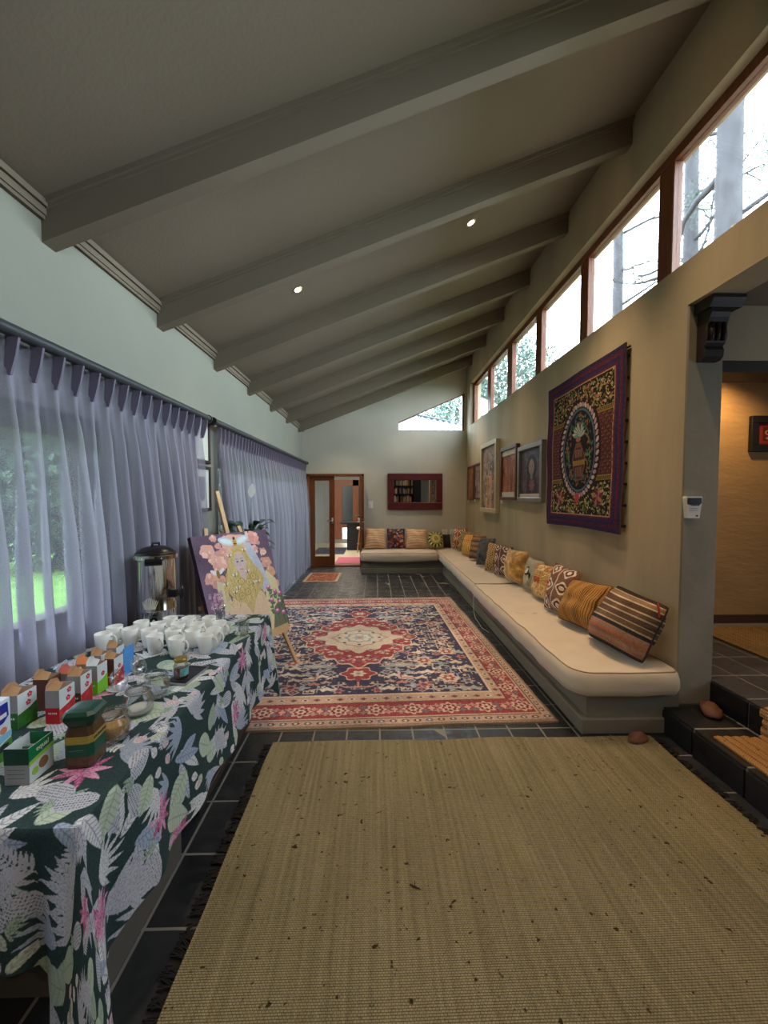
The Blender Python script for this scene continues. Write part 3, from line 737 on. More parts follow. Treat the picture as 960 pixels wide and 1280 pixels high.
    med(.44, .40, hx('dcc9a4'), .07, 12); med(.31, .27, hx('c3a484'), .05, 12); med(.27, .235, hx('d9c9a8'), .05, 12)
    R.ell(cx_, cy_, .15, .14, hx('8ba0a2'), wob=.1, k=8); R.ell(cx_, cy_, .12, .11, cream, wob=.1, k=8); R.ell(cx_, cy_, .07, .06, hx('98a8a4'), wob=.2, k=6); R.ell(cx_, cy_, .03, .03, rose, wob=.3, k=4)
    for k in range(8):
        a = k*PI/4; R.ell(cx_+.22*math.cos(a), cy_+.2*math.sin(a), .018, .018, hx('3d4c55'))
    R.tone(.2, 1.0, '9690a0', .2); R.low(.07, 10); R.speck(.05)
    return R, W, L
Rg, W, L = rug_persian()
M_rug = Rg.mat('persian_rug', .95, .3, 220)
def flat_rug(name, lab, W, L, th, loc, rz, m, side, group=None, wav=.003, nx=30, ny=34, cat='rug'):
    t = thing(name, lab, cat, loc, rz)
    P, U = [], []
    for j in range(ny+1):
        v = j/ny; P.append([]); U.append([])
        for i in range(nx+1):
            u = i/nx; x, y = (u-.5)*W, (v-.5)*L
            ex = wav*3*mnoise.noise(Vector((y*2.2, u*5, 1)))*(i in (0, nx)); ey = wav*3*mnoise.noise(Vector((x*2.2, v*5, 4)))*(j in (0, ny))
            P[-1].append((x+ex, y+ey, th+wav*.5*mnoise.noise(Vector((x*2, y*2, 9))))); U[-1].append((u, v))
    q = MB().grid(P, U); o = q.build('pile' if cat == 'rug' else 'mat', m, t, True)
    per = P[0]+[P[i][nx] for i in range(1, ny)]+P[ny][::-1]+[P[i][0] for i in range(ny-1, 0, -1)]
    m2 = MB(); n = len(per); m2.add(per+[(x, y, 0) for x, y, z in per], [(i, (i+1) % n, n+(i+1) % n, n+i) for i in range(n)])
    m2.build('edge', side, t)
    return t
tr = flat_rug('persian_rug', 'large navy and red patterned rug with a central red medallion', W, L, .009, (-.185, 4.162, .001), math.radians(1.9), M_rug, mat('rug_edge', (166,140,110), .95))
q = MB()
for k in range(220):
    x = -W/2+W*(k+.5)/220; q.beam((x, -L/2, .004), (x+random.uniform(-.004,.004), -L/2-.018, .002), .004, .002)
q.build('fringe', mat('fringe_brown', (120,104,82), .95), tr, kind='stuff')

# jute rug, node material: stitched rows running away from the camera
def jute(name, base, dark, lightc, sx_, sy_):
    m = mat(name, base, .95, spec=.15); n = m.node_tree.nodes; l = m.node_tree.links; b = n['Principled BSDF']
    t = n.new('ShaderNodeTexCoord'); 
    mp = n.new('ShaderNodeMapping'); l.new(t.outputs['Object'], mp.inputs[0]); mp.inputs['Scale'].default_value = (sx_, sy_, 1)
    br = n.new('ShaderNodeTexBrick'); br.inputs['Scale'].default_value = 1; br.inputs['Mortar Size'].default_value = .12; br.inputs['Mortar Smooth'].default_value = 1
    br.inputs['Brick Width'].default_value = 1.0; br.inputs['Row Height'].default_value = .5; br.offset = .5
    l.new(mp.outputs[0], br.inputs['Vector'])
    st = n.new('ShaderNodeTexNoise'); ms = n.new('ShaderNodeMapping'); ms.inputs['Scale'].default_value = (60, 1.2, 1); l.new(t.outputs['Object'], ms.inputs[0]); l.new(ms.outputs[0], st.inputs['Vector']); st.inputs['Scale'].default_value = 1; st.inputs['Detail'].default_value = 4
    cl = n.new('ShaderNodeTexNoise'); l.new(t.outputs['Object'], cl.inputs['Vector']); cl.inputs['Scale'].default_value = 2.2; cl.inputs['Detail'].default_value = 6
    fi = n.new('ShaderNodeTexNoise'); l.new(t.outputs['Object'], fi.inputs['Vector']); fi.inputs['Scale'].default_value = 120; fi.inputs['Detail'].default_value = 2
    rp = n.new('ShaderNodeValToRGB'); rp.color_ramp.elements[0].color = c4(dark); rp.color_ramp.elements[1].color = c4(lightc); rp.color_ramp.elements[0].position = .3; rp.color_ramp.elements[1].position = .7
    av = n.new('ShaderNodeMix'); av.data_type = 'FLOAT'; av.inputs[0].default_value = .35; l.new(st.outputs[0], av.inputs[2]); l.new(cl.outputs[0], av.inputs[3])
    a2 = n.new('ShaderNodeMix'); a2.data_type = 'FLOAT'; a2.inputs[0].default_value = .3; l.new(av.outputs[0], a2.inputs[2]); l.new(fi.outputs[0], a2.inputs[3])
    l.new(a2.outputs[0], rp.inputs[0])
    mu = n.new('ShaderNodeMix'); mu.data_type = 'RGBA'; mu.blend_type = 'MULTIPLY'; mu.inputs[0].default_value = 1; l.new(rp.outputs[0], mu.inputs[6])
    mr = n.new('ShaderNodeMapRange'); mr.inputs[3].default_value = 1.08; mr.inputs[4].default_value = .55; l.new(br.outputs['Fac'], mr.inputs[0]); l.new(mr.outputs[0], mu.inputs[7])
    # scattered dark litter
    vo = n.new('ShaderNodeTexNoise'); l.new(t.outputs['Object'], vo.inputs['Vector']); vo.inputs['Scale'].default_value = 34; vo.inputs['Detail'].default_value = 3
    gt = n.new('ShaderNodeMapRange'); gt.inputs[1].default_value = .67; gt.inputs[2].default_value = .72; l.new(vo.outputs[0], gt.inputs[0])
    m3 = n.new('ShaderNodeMix'); m3.data_type = 'RGBA'; l.new(gt.outputs[0], m3.inputs[0]); l.new(mu.outputs[2], m3.inputs[6]); m3.inputs[7].default_value = c4((62,48,28))
    l.new(m3.outputs[2], b.inputs['Base Color'])
    bp = n.new('ShaderNodeBump'); bp.inputs['Strength'].default_value = .8; bp.inputs['Distance'].default_value = .004; bp.invert = True; l.new(br.outputs['Fac'], bp.inputs['Height']); l.new(bp.outputs[0], b.inputs['Normal'])
    return m
M_jute = jute('jute_weave', (146,136,104), (108,99,72), (168,157,122), 90, 70)
JW, JL = 2.44, 2.80
tj = flat_rug('jute_rug', 'large woven olive brown jute rug filling the foreground', JW, JL, .013, (.575, .975, .002), math.radians(.4), M_jute, mat('jute_edge', (120,100,62), .95), wav=.006, nx=40, ny=40)
M_blk = mat('black_yarn', (24,22,24), .95)
tas = []
for k in range(4):
    q = MB()
    for a in range(5):
        an = random.uniform(-.5, .5); p = Vector((0, random.uniform(-.006, .006), .008)); L_ = random.uniform(.035, .06)
        q.tube([p, p+Vector((-L_*.5, math.sin(an)*L_*.3, .002)), p+Vector((-L_, math.sin(an)*L_*.8, -.003))], .0028, 5)
    tas.append(q.mesh('tassel', M_blk))
for sgn in (-1, 1):
    n = 88 if sgn < 0 else 60
    for k in range(n):
        y = JL/2-.03-k*.0255*(1 if sgn < 0 else 1.3)
        if y < -JL/2: break
        rep('tassel', random.choice(tas), (sgn*JW/2, y, .002), tj, rot=(0, 0, (0 if sgn < 0 else PI)+random.uniform(-.5, .5)))
o = MB().tube([(0,0,0), (.018,-.012,.002), (.04,-.02,.0)], [.002, .0035, .002], 5).tube([(.018,-.012,.002), (.02,.006,.006)], .0015, 4).build('twig', mat('twig_brown', (58,42,26), .8))
o.location = (.135, 1.46, .018); o['label'] = 'tiny dark twig lying on the jute rug'; o['category'] = 'twig'

# mat by the door
rm = Ras(.64, .84, .005, hx('b9a78c')); rm.rect(.05, .05, .59, .79, hx('9c5a40'))
for k in range(80): rm.ell(random.uniform(.07,.57), random.uniform(.07,.77), .022, .018, hx(random.choice(['b98462', '6e3f36', 'c49a72', '8a4636'])), wob=.3, k=4)
rm.speck(.04)
flat_rug('door_mat', 'small rust red mat with a pale border near the glass door', .64, .82, .008, (-1.03, 7.38, .001), -.02, rm.mat('rust_mat', .95, .3, 200), mat('rug_edge', (166,140,110), .95), cat='mat', nx=8, ny=8)

# woven runner over the steps, and the rug on the upper floor
def ribbed(name, lab, path, y0, y1, th, m, dark, loc):
    t = thing(name, lab, 'mat', loc); lx, ly, lz = loc
    n = int(sum(math.dist(a, b) for a, b in zip(path[:-1], path[1:]))/.05)
    # strips follow the path, one braid after another
    D = [0]
    for a, b in zip(path[:-1], path[1:]): D.append(D[-1]+math.dist(a, b))
    def at(d):
        for k in range(len(path)-1):
            if d <= D[k+1] or k == len(path)-2:
                f = (d-D[k])/(D[k+1]-D[k]); return (path[k][0]+(path[k+1][0]-path[k][0])*f, path[k][1]+(path[k+1][1]-path[k][1])*f)
    for k in range(n):
        a, b = at(D[-1]*k/n+.003), at(D[-1]*(k+1)/n-.003)
        dx, dz = b[0]-a[0], b[1]-a[1]; l_ = math.hypot(dx, dz); nx_, nz_ = -dz/l_, dx/l_
        j1 = random.uniform(-.012, .012); mid = ((a[0]+b[0])/2, (a[1]+b[1])/2)
        pr_ = [a, b, (b[0]+nx_*th*.7, b[1]+nz_*th*.7), (mid[0]+nx_*th, mid[1]+nz_*th), (a[0]+nx_*th*.7, a[1]+nz_*th*.7)]
        q = MB().prism([(u-lx, w-lz) for u, w in pr_], 'y', y0-ly, y1-ly+j1); q.build('braid', m, t)
    return t
M_br = jute('braided_sisal', (178,134,84), (150,106,60), (205,160,106), 60, 90)
ribbed('stair_runner', 'tan braided runner draped over the steps at the right edge', [(1.955, .172), (2.236, .172), (2.236, .342), (2.9, .342)], 1.2, 2.10, .014, M_br, None, (2.1, 1.7, .17))
tw = flat_rug('sisal_rug', 'speckled tan sisal rug on the raised floor beyond the column', 1.6, .95, .012, (3.75, 2.98, .341), -.0, jute('sisal', (150,120,78), (92,70,40), (186,152,100), 45, 45), mat('jute_edge', (120,100,62), .95), nx=16, ny=10)

# ================================================================== WALL HANGINGS
def tapestry():
    W, Hh = 1.38, 1.53; R = Ras(W, Hh, .0035, hx('3b2350'))
    for k, (c, d) in enumerate([('46295c', 0), ('2e2c63', .015), ('6a2038', .035), ('6d2440', .05), ('2f2a60', .075), ('4a2a5e', .095), ('7a2440', .118)]): R.rect(d, d, W-d, Hh-d, hx(c))
    for k in range(200):
        a = random.random(); R.rect(.035+a*1.3, .02, .045+a*1.3, .12, hx('342463'), .3)
    e = .145; R.rect(e-.012, e-.012, W-e+.012, Hh-e+.012, hx('d9a079')); R.rect(e, e, W-e, Hh-e, hx('2b211d'))
    rng = random.Random(5); cs = ['b9a860', '8f9a4a', 'd8c89a', '6f7d3c', 'c8b27a', 'a9b46a', 'd0885e', 'c24a5a', '9aa85a']
    def leaves(x0, x1, y0, y1, n, cs):
        for _ in range(n): R.leaf(rng.uniform(x0, x1), rng.uniform(y0, y1), rng.uniform(.025,.042), rng.uniform(.005,.009), rng.random()*2*PI, hx(rng.choice(cs)))
    leaves(e+.01, W-e-.01, 1.10, Hh-e-.01, 480, cs); leaves(e+.01, W-e-.01, e+.01, .44, 480, ['8f9a4a', 'a9b46a', 'b9a860', '5f7d3c', 'd8c89a'])
    for (y0, y1) in ((.50, 1.05),):
        R.rect(e, y0, W-e, y1, hx('5c2f30'))
        for i in range(30):
            for j in range(17):
                x, y = e+.02+i*.037, y0+.02+j*.032
                if (i+j) % 2: R.line([(x, y), (x+.02, y), (x+.02, y+.016)], .006, hx('a4685c'))
                else: R.line([(x, y+.016), (x, y), (x+.014, y)], .006, hx('8a5048'))
    for y in (.455, 1.055):
        R.rect(e, y, W-e, y+.045, hx('c2a03c'))
        for k in range(56): x = e+k*.0195; R.poly([(x, y+.005), (x+.011, y+.005), (x+.017, y+.04), (x+.006, y+.04)], hx('2a2420'))
    cx_, cy_ = W/2, .765; R.ell(cx_, cy_, .40, .50, hx('35231f'))
    for k in range(46):
        a = 2*PI*k/46; R.ell(cx_+.345*math.cos(a), cy_+.44*math.sin(a), .030, .019, hx('d7c2c4' if k % 2 else 'b99aa4'), rot=a+.8)
    R.ell(cx_, cy_, .315, .405, hx('4b7aa0'), inner=.93); R.ell(cx_, cy_, .295, .385, hx('231c22'))
    for _ in range(150):
        a = rng.random()*2*PI; r = rng.uniform(.72, .95); R.leaf(cx_+.28*r*math.cos(a), cy_+.37*r*math.sin(a), .04, .009, rng.random()*6, hx(rng.choice(['3f6b50', '5c8b6a', '7a6a3c', 'b06a50', '3a5f86'])))
    # vase with flowers
    R.poly([(cx_-.05,.47),(cx_+.05,.47),(cx_+.12,.60),(cx_+.13,.70),(cx_+.07,.80),(cx_+.05,.84),(cx_-.05,.84),(cx_-.07,.80),(cx_-.13,.70),(cx_-.12,.60)], hx('8c5040'))
    R.poly([(cx_-.04,.485),(cx_+.04,.485),(cx_+.1,.60),(cx_+.11,.70),(cx_+.05,.79),(cx_-.05,.79),(cx_-.11,.70),(cx_-.1,.60)], hx('5a342e'))
    R.rect(cx_-.12, .62, cx_+.12, .67, hx('c29a38'))
    for k in range(9): R.line([(cx_-.11+k*.025,.625),(cx_-.1+k*.025,.665)], .006, hx('4a2c26'))
    for k in range(6): R.line([(cx_-.06+k*.024,.70),(cx_-.06+k*.024,.77)], .007, hx('c9a08a')); R.line([(cx_-.06+k*.024,.51),(cx_-.06+k*.024,.60)], .007, hx('b98a78'))
    R.ell(cx_, .87, .05, .022, hx('b86a5a'))
    for k in range(17):
        a = PI*(k+.5)/17; R.leaf(cx_, .90, rng.uniform(.09,.15), .018, a, hx(['5fa0a8', 'd8d0b8', '3d7d90', 'e0d8c0'][k % 4]))
    for s_ in (-1, 1):
        for k in range(14): R.leaf(cx_+s_*rng.uniform(.13,.24), rng.uniform(.62,.9), .05, .012, rng.random()*6, hx(rng.choice(['3f7a50', '6a9a5a', 'a06a50'])))
        for k in range(8): R.leaf(cx_+s_*.36*W/1.38, .30, .10, .02, k*PI/4+.4, hx('c8785a' if k % 2 else '7a2a4a'))
    for k in range(8): R.leaf(cx_-.02, .30, .07, .016, k*PI/4, hx('d0485a'))
    for k in range(14): R.ell(rng.uniform(e, W-e), rng.choice([rng.uniform(1.14, 1.36), rng.uniform(.17,.42)]), .016, .016, hx(rng.choice(['c8485a', 'd0705a', 'c89a3c'])))
    R.tone(.18, .86); R.speck(.05)
    return R, W, Hh
Rt, W, Hh = tapestry(); M_tap = Rt.mat('embroidered_tapestry', .95, .6, 150)
t = thing('tapestry', 'large purple bordered embroidered wall hanging with a vase inside an oval', 'tapestry', (2.02, 3.71, 1.26), group=None)
P, U, Q = [], [], []
for j in range(25):
    v = j/24; P.append([]); U.append([]); Q.append([])
    for i in range(25):
        u = i/24; y = .69-u*1.38; z = v*1.53+.012*math.sin(u*PI)*(v < .04)-.0*u
        off = .022+.028*u*(1-.3*v)+.006*math.sin(u*9+v*3)+.004*math.sin(v*14)
        z += (u-.5)*.008
        P[-1].append((-off, y, z)); Q[-1].append((-off+.012, y, z)); U[-1].append((u, v))
MB().grid(P, U).build('cloth', M_tap, t, True)
m2 = MB().grid([r[::-1] for r in Q]); 
per = lambda G: G[0]+[G[i][-1] for i in range(1, 24)]+G[24][::-1]+[G[i][0] for i in range(23, 0, -1)]
a_, b_ = per(P), per(Q); n = len(a_); m2.add(a_+b_, [(i, (i+1) % n, n+(i+1) % n, n+i) for i in range(n)])
m2.build('backing', mat('tapestry_back', (112,84,80), .95, var=.3, vscale=30), t)
for k in range(9):
    z = .06+k*.17; MB().box(-.036, 0, -.688, -.676, z, z+.022).build('hanging_loop', mat('black_yarn', (24,22,24), .95), t)
MB().tube([(-.012, -.70, 1.50), (-.012, .70, 1.50)], .008, 8).build('hanging_rod', M_dark, t)

def art(kind, w, h, seed):
    r = Ras(w, h, .006, hx({'a':'8a5a48', 'b':'7b6460', 'c':'8f7f7c', 'd':'8d5442', 'e':'4a4552', 'f':'b9b4aa'}[kind])); rng = random.Random(seed)
    r.low(.12, 7)
    pal = {'a': ['9c6a54', '6e4438', 'a87a60'], 'b': ['a08a84', '54444a', 'b8a49a'], 'c': ['a8968e', '6c5a5c', 'b9a59c', '8a6c62'], 'd': ['a0624c', '743f34', 'b07a60'], 'e': ['5c5666', '38343e', '6e6470', '56464e'], 'f': ['a9a8a0']}[kind]
    for k in range(120): r.ell(rng.random()*w, rng.random()*h, rng.uniform(.02,.06)*w/.5, rng.uniform(.03,.09)*h/.6, hx(rng.choice(pal)), rot=rng.random()*3, wob=.3, k=5, al=.55)
    if kind == 'c':
        for (x, s_, c, c2) in ((.62, 1.0, 'c98a6e', 'b9b0a8'), (.34, .9, 'b98a4e', 'c9c0a8')):
            x *= w; y = h*.62*s_
            r.poly([(x-.07,0),(x+.08,0),(x+.06,y*.5),(x+.07,y*.85),(x-.06,y*.85),(x-.05,y*.5)], hx(c)); r.poly([(x-.09,0),(x-.02,0),(x-.01,y*.6),(x-.06,y*.5)], hx(c2))
            r.ell(x, y*.95, .045, .06, hx('caa08a')); r.ell(x-.01, y*1.0, .05, .05, hx('5a4038')); r.ell(x, y*.93, .034, .045, hx('cda58e'))
        for k in range(60): r.leaf(rng.random()*w, rng.random()*h*.9, .07, .016, rng.random()*6, hx(rng.choice(['4d4038', '7a6a4a', 'd8ccb8', '9a5a48'])))
    if kind == 'e':
        r.ell(w*.55, h*.62, w*.24, h*.25, hx('2c2630')); r.poly([(w*.3,0),(w*.85,0),(w*.78,h*.4),(w*.6,h*.5),(w*.48,h*.5),(w*.34,h*.38)], hx('3a303a'))
        r.ell(w*.54, h*.62, w*.13, h*.165, hx('96827e')); r.rect(w*.49, h*.38, w*.6, h*.5, hx('8c7874')); r.ell(w*.56, h*.25, w*.12, h*.12, hx('7c5c5c'), wob=.2)
        for s_ in (-1, 1): r.ell(w*.54+s_*w*.05, h*.64, .013, .007, hx('3a3034'))
        r.line([(w*.54,h*.62),(w*.535,h*.58)], .006, hx('7a6662')); r.line([(w*.515,h*.545),(w*.565,h*.545)], .007, hx('7c4c4c'))
    if kind in 'abd':
        for k in range(7): r.line([(w*(.2+.1*k), h*rng.uniform(.1,.3)), (w*(.2+.1*k)+.01, h*rng.uniform(.5,.85))], .02, hx(rng.choice(pal)))
    r.speck(.03); return r.mat('art_print_'+kind, .5, 0)
def frame_pic(lab, cx_, w, h, z0, depth, fw, fm, art_m, wall='R', extra=None, lean=0):
    # built facing -Y at the origin, then turned to its wall
    rz = -PI/2 if wall == 'R' else PI/2 if wall == 'L' else 0
    loc = {'R': (2.02, cx_, z0), 'L': (XL(cx_), cx_, z0), 'P': (cx_, 3.6, z0)}[wall]
    t = thing('framed_picture', lab, 'picture', loc, rz)
    for a in ((-w/2, w/2, 0, fw), (-w/2, w/2, h-fw, h)): MB().cbox(a[0], a[1], -depth, -.002, a[2], a[3], .004).build('frame_rail', fm, t)
    for a in ((-w/2, -w/2+fw), (w/2-fw, w/2)): MB().cbox(a[0], a[1], -depth, -.002, fw, h-fw, .004).build('frame_stile', fm, t)
    iw, ih = w/2-fw, h-fw
    MB().quad((-iw, -depth*.5, fw), (iw, -depth*.5, fw), (iw, -depth*.5, ih), (-iw, -depth*.5, ih)).build('artwork', art_m, t, fix=False)
    MB().box(-iw, iw, -depth*.45, -.003, fw, ih).build('backing_board', mat('backing', (90,80,70), .9), t)
    if extra: extra(t, w, h, depth, fw)
    return t
M_cream_fr = mat('cream_frame', (190,178,150), .5, var=.1, vscale=20)
M_silver = mat('grey_silver_frame', (132,128,120), .4, metal=.3, var=.15, vscale=20)
M_brown_fr = mat('brown_frame', (94,62,48), .5, var=.2, vscale=20)
M_pale_mat = mat('pale_slip', (196,186,172), .7)
frame_pic('small brown framed print in the far corner of the right wall', 8.02, .50, .72, 1.50, .03, .035, M_brown_fr, art('a', .5, .72, 1))
frame_pic('small dark framed print, second from the far corner', 7.42, .52, .71, 1.52, .03, .035, M_brown_fr, art('b', .52, .7, 2))
frame_pic('tall cream framed painting of two robed figures', 6.64, .93, 1.22, 1.30, .07, .07, M_cream_fr, art('c', .9, 1.2, 3))
def slips(t, w, h, d, fw):
    MB().box(-w/2+fw, w/2-fw, -d*.7, -d*.52, h-fw-.08, h-fw).build('slip', M_pale_mat, t); MB().box(-w/2+fw, w/2-fw, -d*.7, -d*.52, fw, fw+.07).build('slip', M_pale_mat, t)
frame_pic('brown framed russet painting with pale strips above and below', 5.65, .68, .80, 1.52, .06, .05, M_brown_fr, art('d', .68, .8, 4), extra=slips)
def slip1(t, w, h, d, fw): MB().box(-w/2+fw, w/2-fw, -d*.7, -d*.52, fw, fw+.05).build('slip', M_pale_mat, t)
frame_pic('grey framed portrait of a dark haired person beside the tapestry', 4.87, .78, .75, 1.50, .06, .06, M_silver, art('e', .78, .75, 5), extra=slip1)
for (y, z, lab) in [(8.25, 1.45, 'small white card beside the corner print on the right wall'), (7.72, 1.47, 'small white card below and between the two small prints'), (6.08, 1.46, 'small white card between the tall cream frame and the russet painting')]:
    o = MB().box(-.006, 0, -.035, .035, 0, .07).build('label_card', mat('card_white', (214,206,190), .7)); o.location = (2.02, y, z); o['label'] = lab; o['category'] = 'card'
# passage picture (plain dark frame, red print)
rp_ = Ras(.4, .3, .005, hx('7d2c22')); rp_.rect(.02, .02, .38, .28, hx('8f3426')); rp_.rect(.05, .05, .35, .25, hx('5c2620')); rp_.ell(.1, .17, .03, .035, hx('c4906a'), inner=.6); rp_.ell(.1, .09, .02, .018, hx('b98a5e'))
frame_pic('black framed picture with a red print on the ochre passage wall', 3.86, .58, .34, 2.0, .04, .07, mat('black_frame', (26,22,22), .5), rp_.mat('red_print', .6), wall='P')
# pictures between the curtains on the left wall
rf = Ras(.3, .42, .004, hx('c9cbc4')); rf.rect(.08, .08, .22, .34, hx('8d8f92'))
for k in range(8): rf.rect(.09, .1+k*.028, .21, .115+k*.028, hx('5e6064'))
mf = rf.mat('small_print', .6); rf2 = Ras(.3, .42, .01, hx('ccd2c6')); mf2 = rf2.mat('blank_print', .6)
M_dfr = mat('dark_frame', (48,34,30), .5)
frame_pic('dark framed picture with a pale mount, upper one between the curtains', 3.72, .36, .46, 1.90, .03, .03, M_dfr, mf2, wall='L')
frame_pic('dark framed print of small grey lines, lower one between the curtains', 3.72, .36, .44, 1.43, .03, .03, M_dfr, mf, wall='L')

# mirror, switches, sockets
t = thing('wall_mirror', 'wide mirror in a thick dark red wooden frame on the far wall', 'mirror', (.872, 8.5, 1.28))
M_maroon = mat('maroon_wood', (86,22,30), .45, bump=.2, bscale=14, var=.25, vscale=8)
for z0, z1 in ((0, .165), (.66, .81)): MB().cbox(-.61, .61, -.05, -.002, z0, z1, .008).build('frame_rail', M_maroon, t)
for x0, x1 in ((-.61, -.475), (.475, .61)): MB().cbox(x0, x1, -.048, -.002, .165, .66, .006).build('frame_stile', M_maroon, t)
MB().box(-.475, .475, -.028, -.004, .165, .66).build('mirror_glass', mat('mirror', (235,235,235), .02, metal=1), t)
t = thing('light_switch', 'white light switch on the far wall beside the door', 'switch', (-.125, 8.5, 1.31))
MB().cbox(-.055, .055, -.012, 0, 0, .16, .003).build('plate', M_wp, t); MB().cbox(-.02, .02, -.018, -.012, .05, .11, .002).build('rocker', M_wp, t)
for x, lab in ((1.54, 'left wall socket above the corner pillows'), (1.73, 'right wall socket above the corner pillows')):
    t = thing('wall_socket', lab, 'socket', (x, 8.5, .72))
    MB().cbox(-.062, .062, -.012, 0, 0, .12, .003).build('plate', M_wp, t)
    for k in (-1, 0, 1): MB().box(k*.022-.004, k*.022+.004, -.0135, -.012, .05+.02*(k == 0), .06+.02*(k == 0)).build('hole', mat('hole_black', (20,20,20), .6), t)

# ================================================================== DOOR AND THE ROOM BEYOND
d1 = struct(MB().box(-1.54, -1.50, 8.47, 8.72, 0, 2.08).box(-.31, -.27, 8.47, 8.72, 0, 2.08).box(-1.54, -.27, 8.47, 8.72, 2.03, 2.08).box(-1.50, -.31, 8.5, 8.7, -.03, .03).build('door_1', M_doorwood))
def leaf(nm, M, hand):
    q = MB()
    for b_ in ((-.28, -.16, 0, 2.0), (.16, .28, 0, 2.0), (-.16, .16, 0, .20), (-.16, .16, 1.90, 2.0)): q.cbox(b_[0], b_[1], -.02, .02, b_[2], b_[3], .003)
    o = q.xf(M).build(nm, M_doorwood, d1)
    MB().box(-.16, .16, -.003, .003, .20, 1.90).xf(M).build('door_pane', glass_thin('door_glass', (.8,.82,.82), .12) if 'door_glass' not in _m else _m['door_glass'], o)
    h = MB().tube([(hand*.23, -.02, 1.0), (hand*.23, -.06, 1.0), (hand*.12, -.065, 1.0)], .009, 8).tube([(hand*.23, .02, 1.0), (hand*.23, .06, 1.0), (hand*.12, .065, 1.0)], .009, 8).box(hand*.23-.02, hand*.23+.02, -.025, .025, .93, 1.07)
    h.xf(M).build('door_handle', mat('brushed_steel', (190,185,175), .3, metal=1), o, True)
leaf('door_leaf', Matrix.Translation((-1.21, 8.56, .03)), 1)
leaf('door_leaf', Matrix.Translation((-.335, 8.36, .03)) @ Matrix.Rotation(math.radians(93), 4, 'Z') @ Matrix.Translation((0, 0, 0)), -1)
# adjoining room
M_far = mat('plaster_far', (150,148,140), .85)
struct(MB().box(-3.6, 2.0, 8.7, 14.2, -.2, -.04).build('floor_beyond', mat('cream_floor', (196,186,156), .4, var=.1, vscale=2)))
struct(MB().box(-3.6, -3.4, 8.7, 14.2, -.2, 2.9).box(1.9, 2.1, 8.7, 14.2, -.2, 2.9).box(-3.6, -1.5, 13.2, 13.4, -.2, 2.9).box(-.15, 2.1, 13.2, 13.4, -.2, 2.9).box(-1.5, -.15, 13.2, 13.4, 2.15, 2.9).box(-1.5, -.15, 13.2, 13.4, -.2, .1).build('wall_beyond', M_far))
struct(MB().box(-3.6, 2.1, 8.7, 14.2, 2.6, 2.8).build('ceiling_beyond', M_dark))
wb = struct(MB().box(-1.5, -1.17, 13.15, 13.25, .1, 2.15).box(-.80, -.60, 13.15, 13.25, .1, 2.15).box(-.2, -.15, 13.15, 13.25, .1, 2.15).box(-1.17, -.15, 13.15, 13.25, 1.95, 2.15).box(-1.17, -.8, 13.15, 13.25, .5, .62).build('window_6', M_doorwood))
M_mint = glass_thin('mint_glass', (.045,.06,.055), .05, .3)
MB().box(-1.17, -.80, 13.19, 13.2, .62, 1.95).build('pane', M_mint, wb); MB().box(-.60, -.2, 13.19, 13.2, .1, 1.95).build('pane', M_mint, wb)
flat_rug('pink_rug', 'pink woven rug just beyond the open door', .95, .95, .008, (-.52, 9.6, -.039), 0, mat('pink_rug', (186,96,116), .95, var=.2, vscale=20), mat('rug_edge', (166,140,110), .95), nx=4, ny=4)
flat_rug('blue_rug', 'dark blue rug further back in the room beyond the door', .9, 1.4, .008, (-1.35, 11.3, -.039), 0, mat('blue_rug', (54,60,82), .95, var=.3, vscale=8), mat('rug_edge', (166,140,110), .95), nx=4, ny=4)
t = thing('bar_counter', 'black bar counter in the room beyond the door', 'counter', (-.45, 11.4, -.04))
MB().box(-.42, .5, 0, .5, 0, .80).build('body', mat('black_counter', (20,20,24), .5), t); MB().cbox(-.62, .55, -.06, .55, .80, .85, .005).build('worktop', _m['black_counter'], t)
t = thing('bar_stool', 'pale bar stool with wooden legs in front of the black counter', 'stool', (-.42, 11.05, -.04))
MB().lathe([(.001, .66), (.13, .665), (.15, .70), (.14, .73), (.02, .72)], 18).build('seat', mat('stool_cream', (205,190,165), .5), t, True)
for k in range(4):
    a = PI/4+k*PI/2; MB().tube([(.08*math.cos(a), .08*math.sin(a), .68), (.17*math.cos(a), .17*math.sin(a), 0)], .014, 8).build('leg', mat('stool_wood', (170,120,76), .5), t)
MB().tube([(.13*math.cos(a), .13*math.sin(a), .25) for a in [k*PI/4 for k in range(8)]], .008, 6, closed=True).build('footrest', mat('stool_wood', (170,120,76), .5), t)
def plant_leaf(P0, d, L_, W_, droop, up=Vector((0,0,1))):
    d = Vector(d).normalized(); side = d.cross(up)
    if side.length < .05: side = Vector((1,0,0))
    side.normalize(); G = []
    for i in range(9):
        s_ = i/8; c = Vector(P0)+d*L_*s_+Vector((0,0,-droop*L_*s_*s_)); w = W_*math.sin(PI*min(1, s_*.96+.02)**.75)*.5+.0015
        G.append([tuple(c-side*w+Vector((0,0,w*.25))), tuple(c), tuple(c+side*w+Vector((0,0,w*.25)))])
    return G
M_leafd = mat('leaf_dark', (34,66,34), .35, var=.3, vscale=8)
t = thing('potted_plant', 'small potted plant on the black counter beyond the door', 'plant', (-.50, 11.6, .81))
MB().lathe([(.04, 0), (.06, .12), (.05, .12), (.001, .1)], 14).build('pot', mat('pot_white', (190,190,185), .5), t, True)
for k in range(14):
    a = k*2.4; MB().grid(plant_leaf((0,0,.1), (math.cos(a), math.sin(a), 1.3), .3, .05, .5)).build('leaf', M_leafd, t, True)
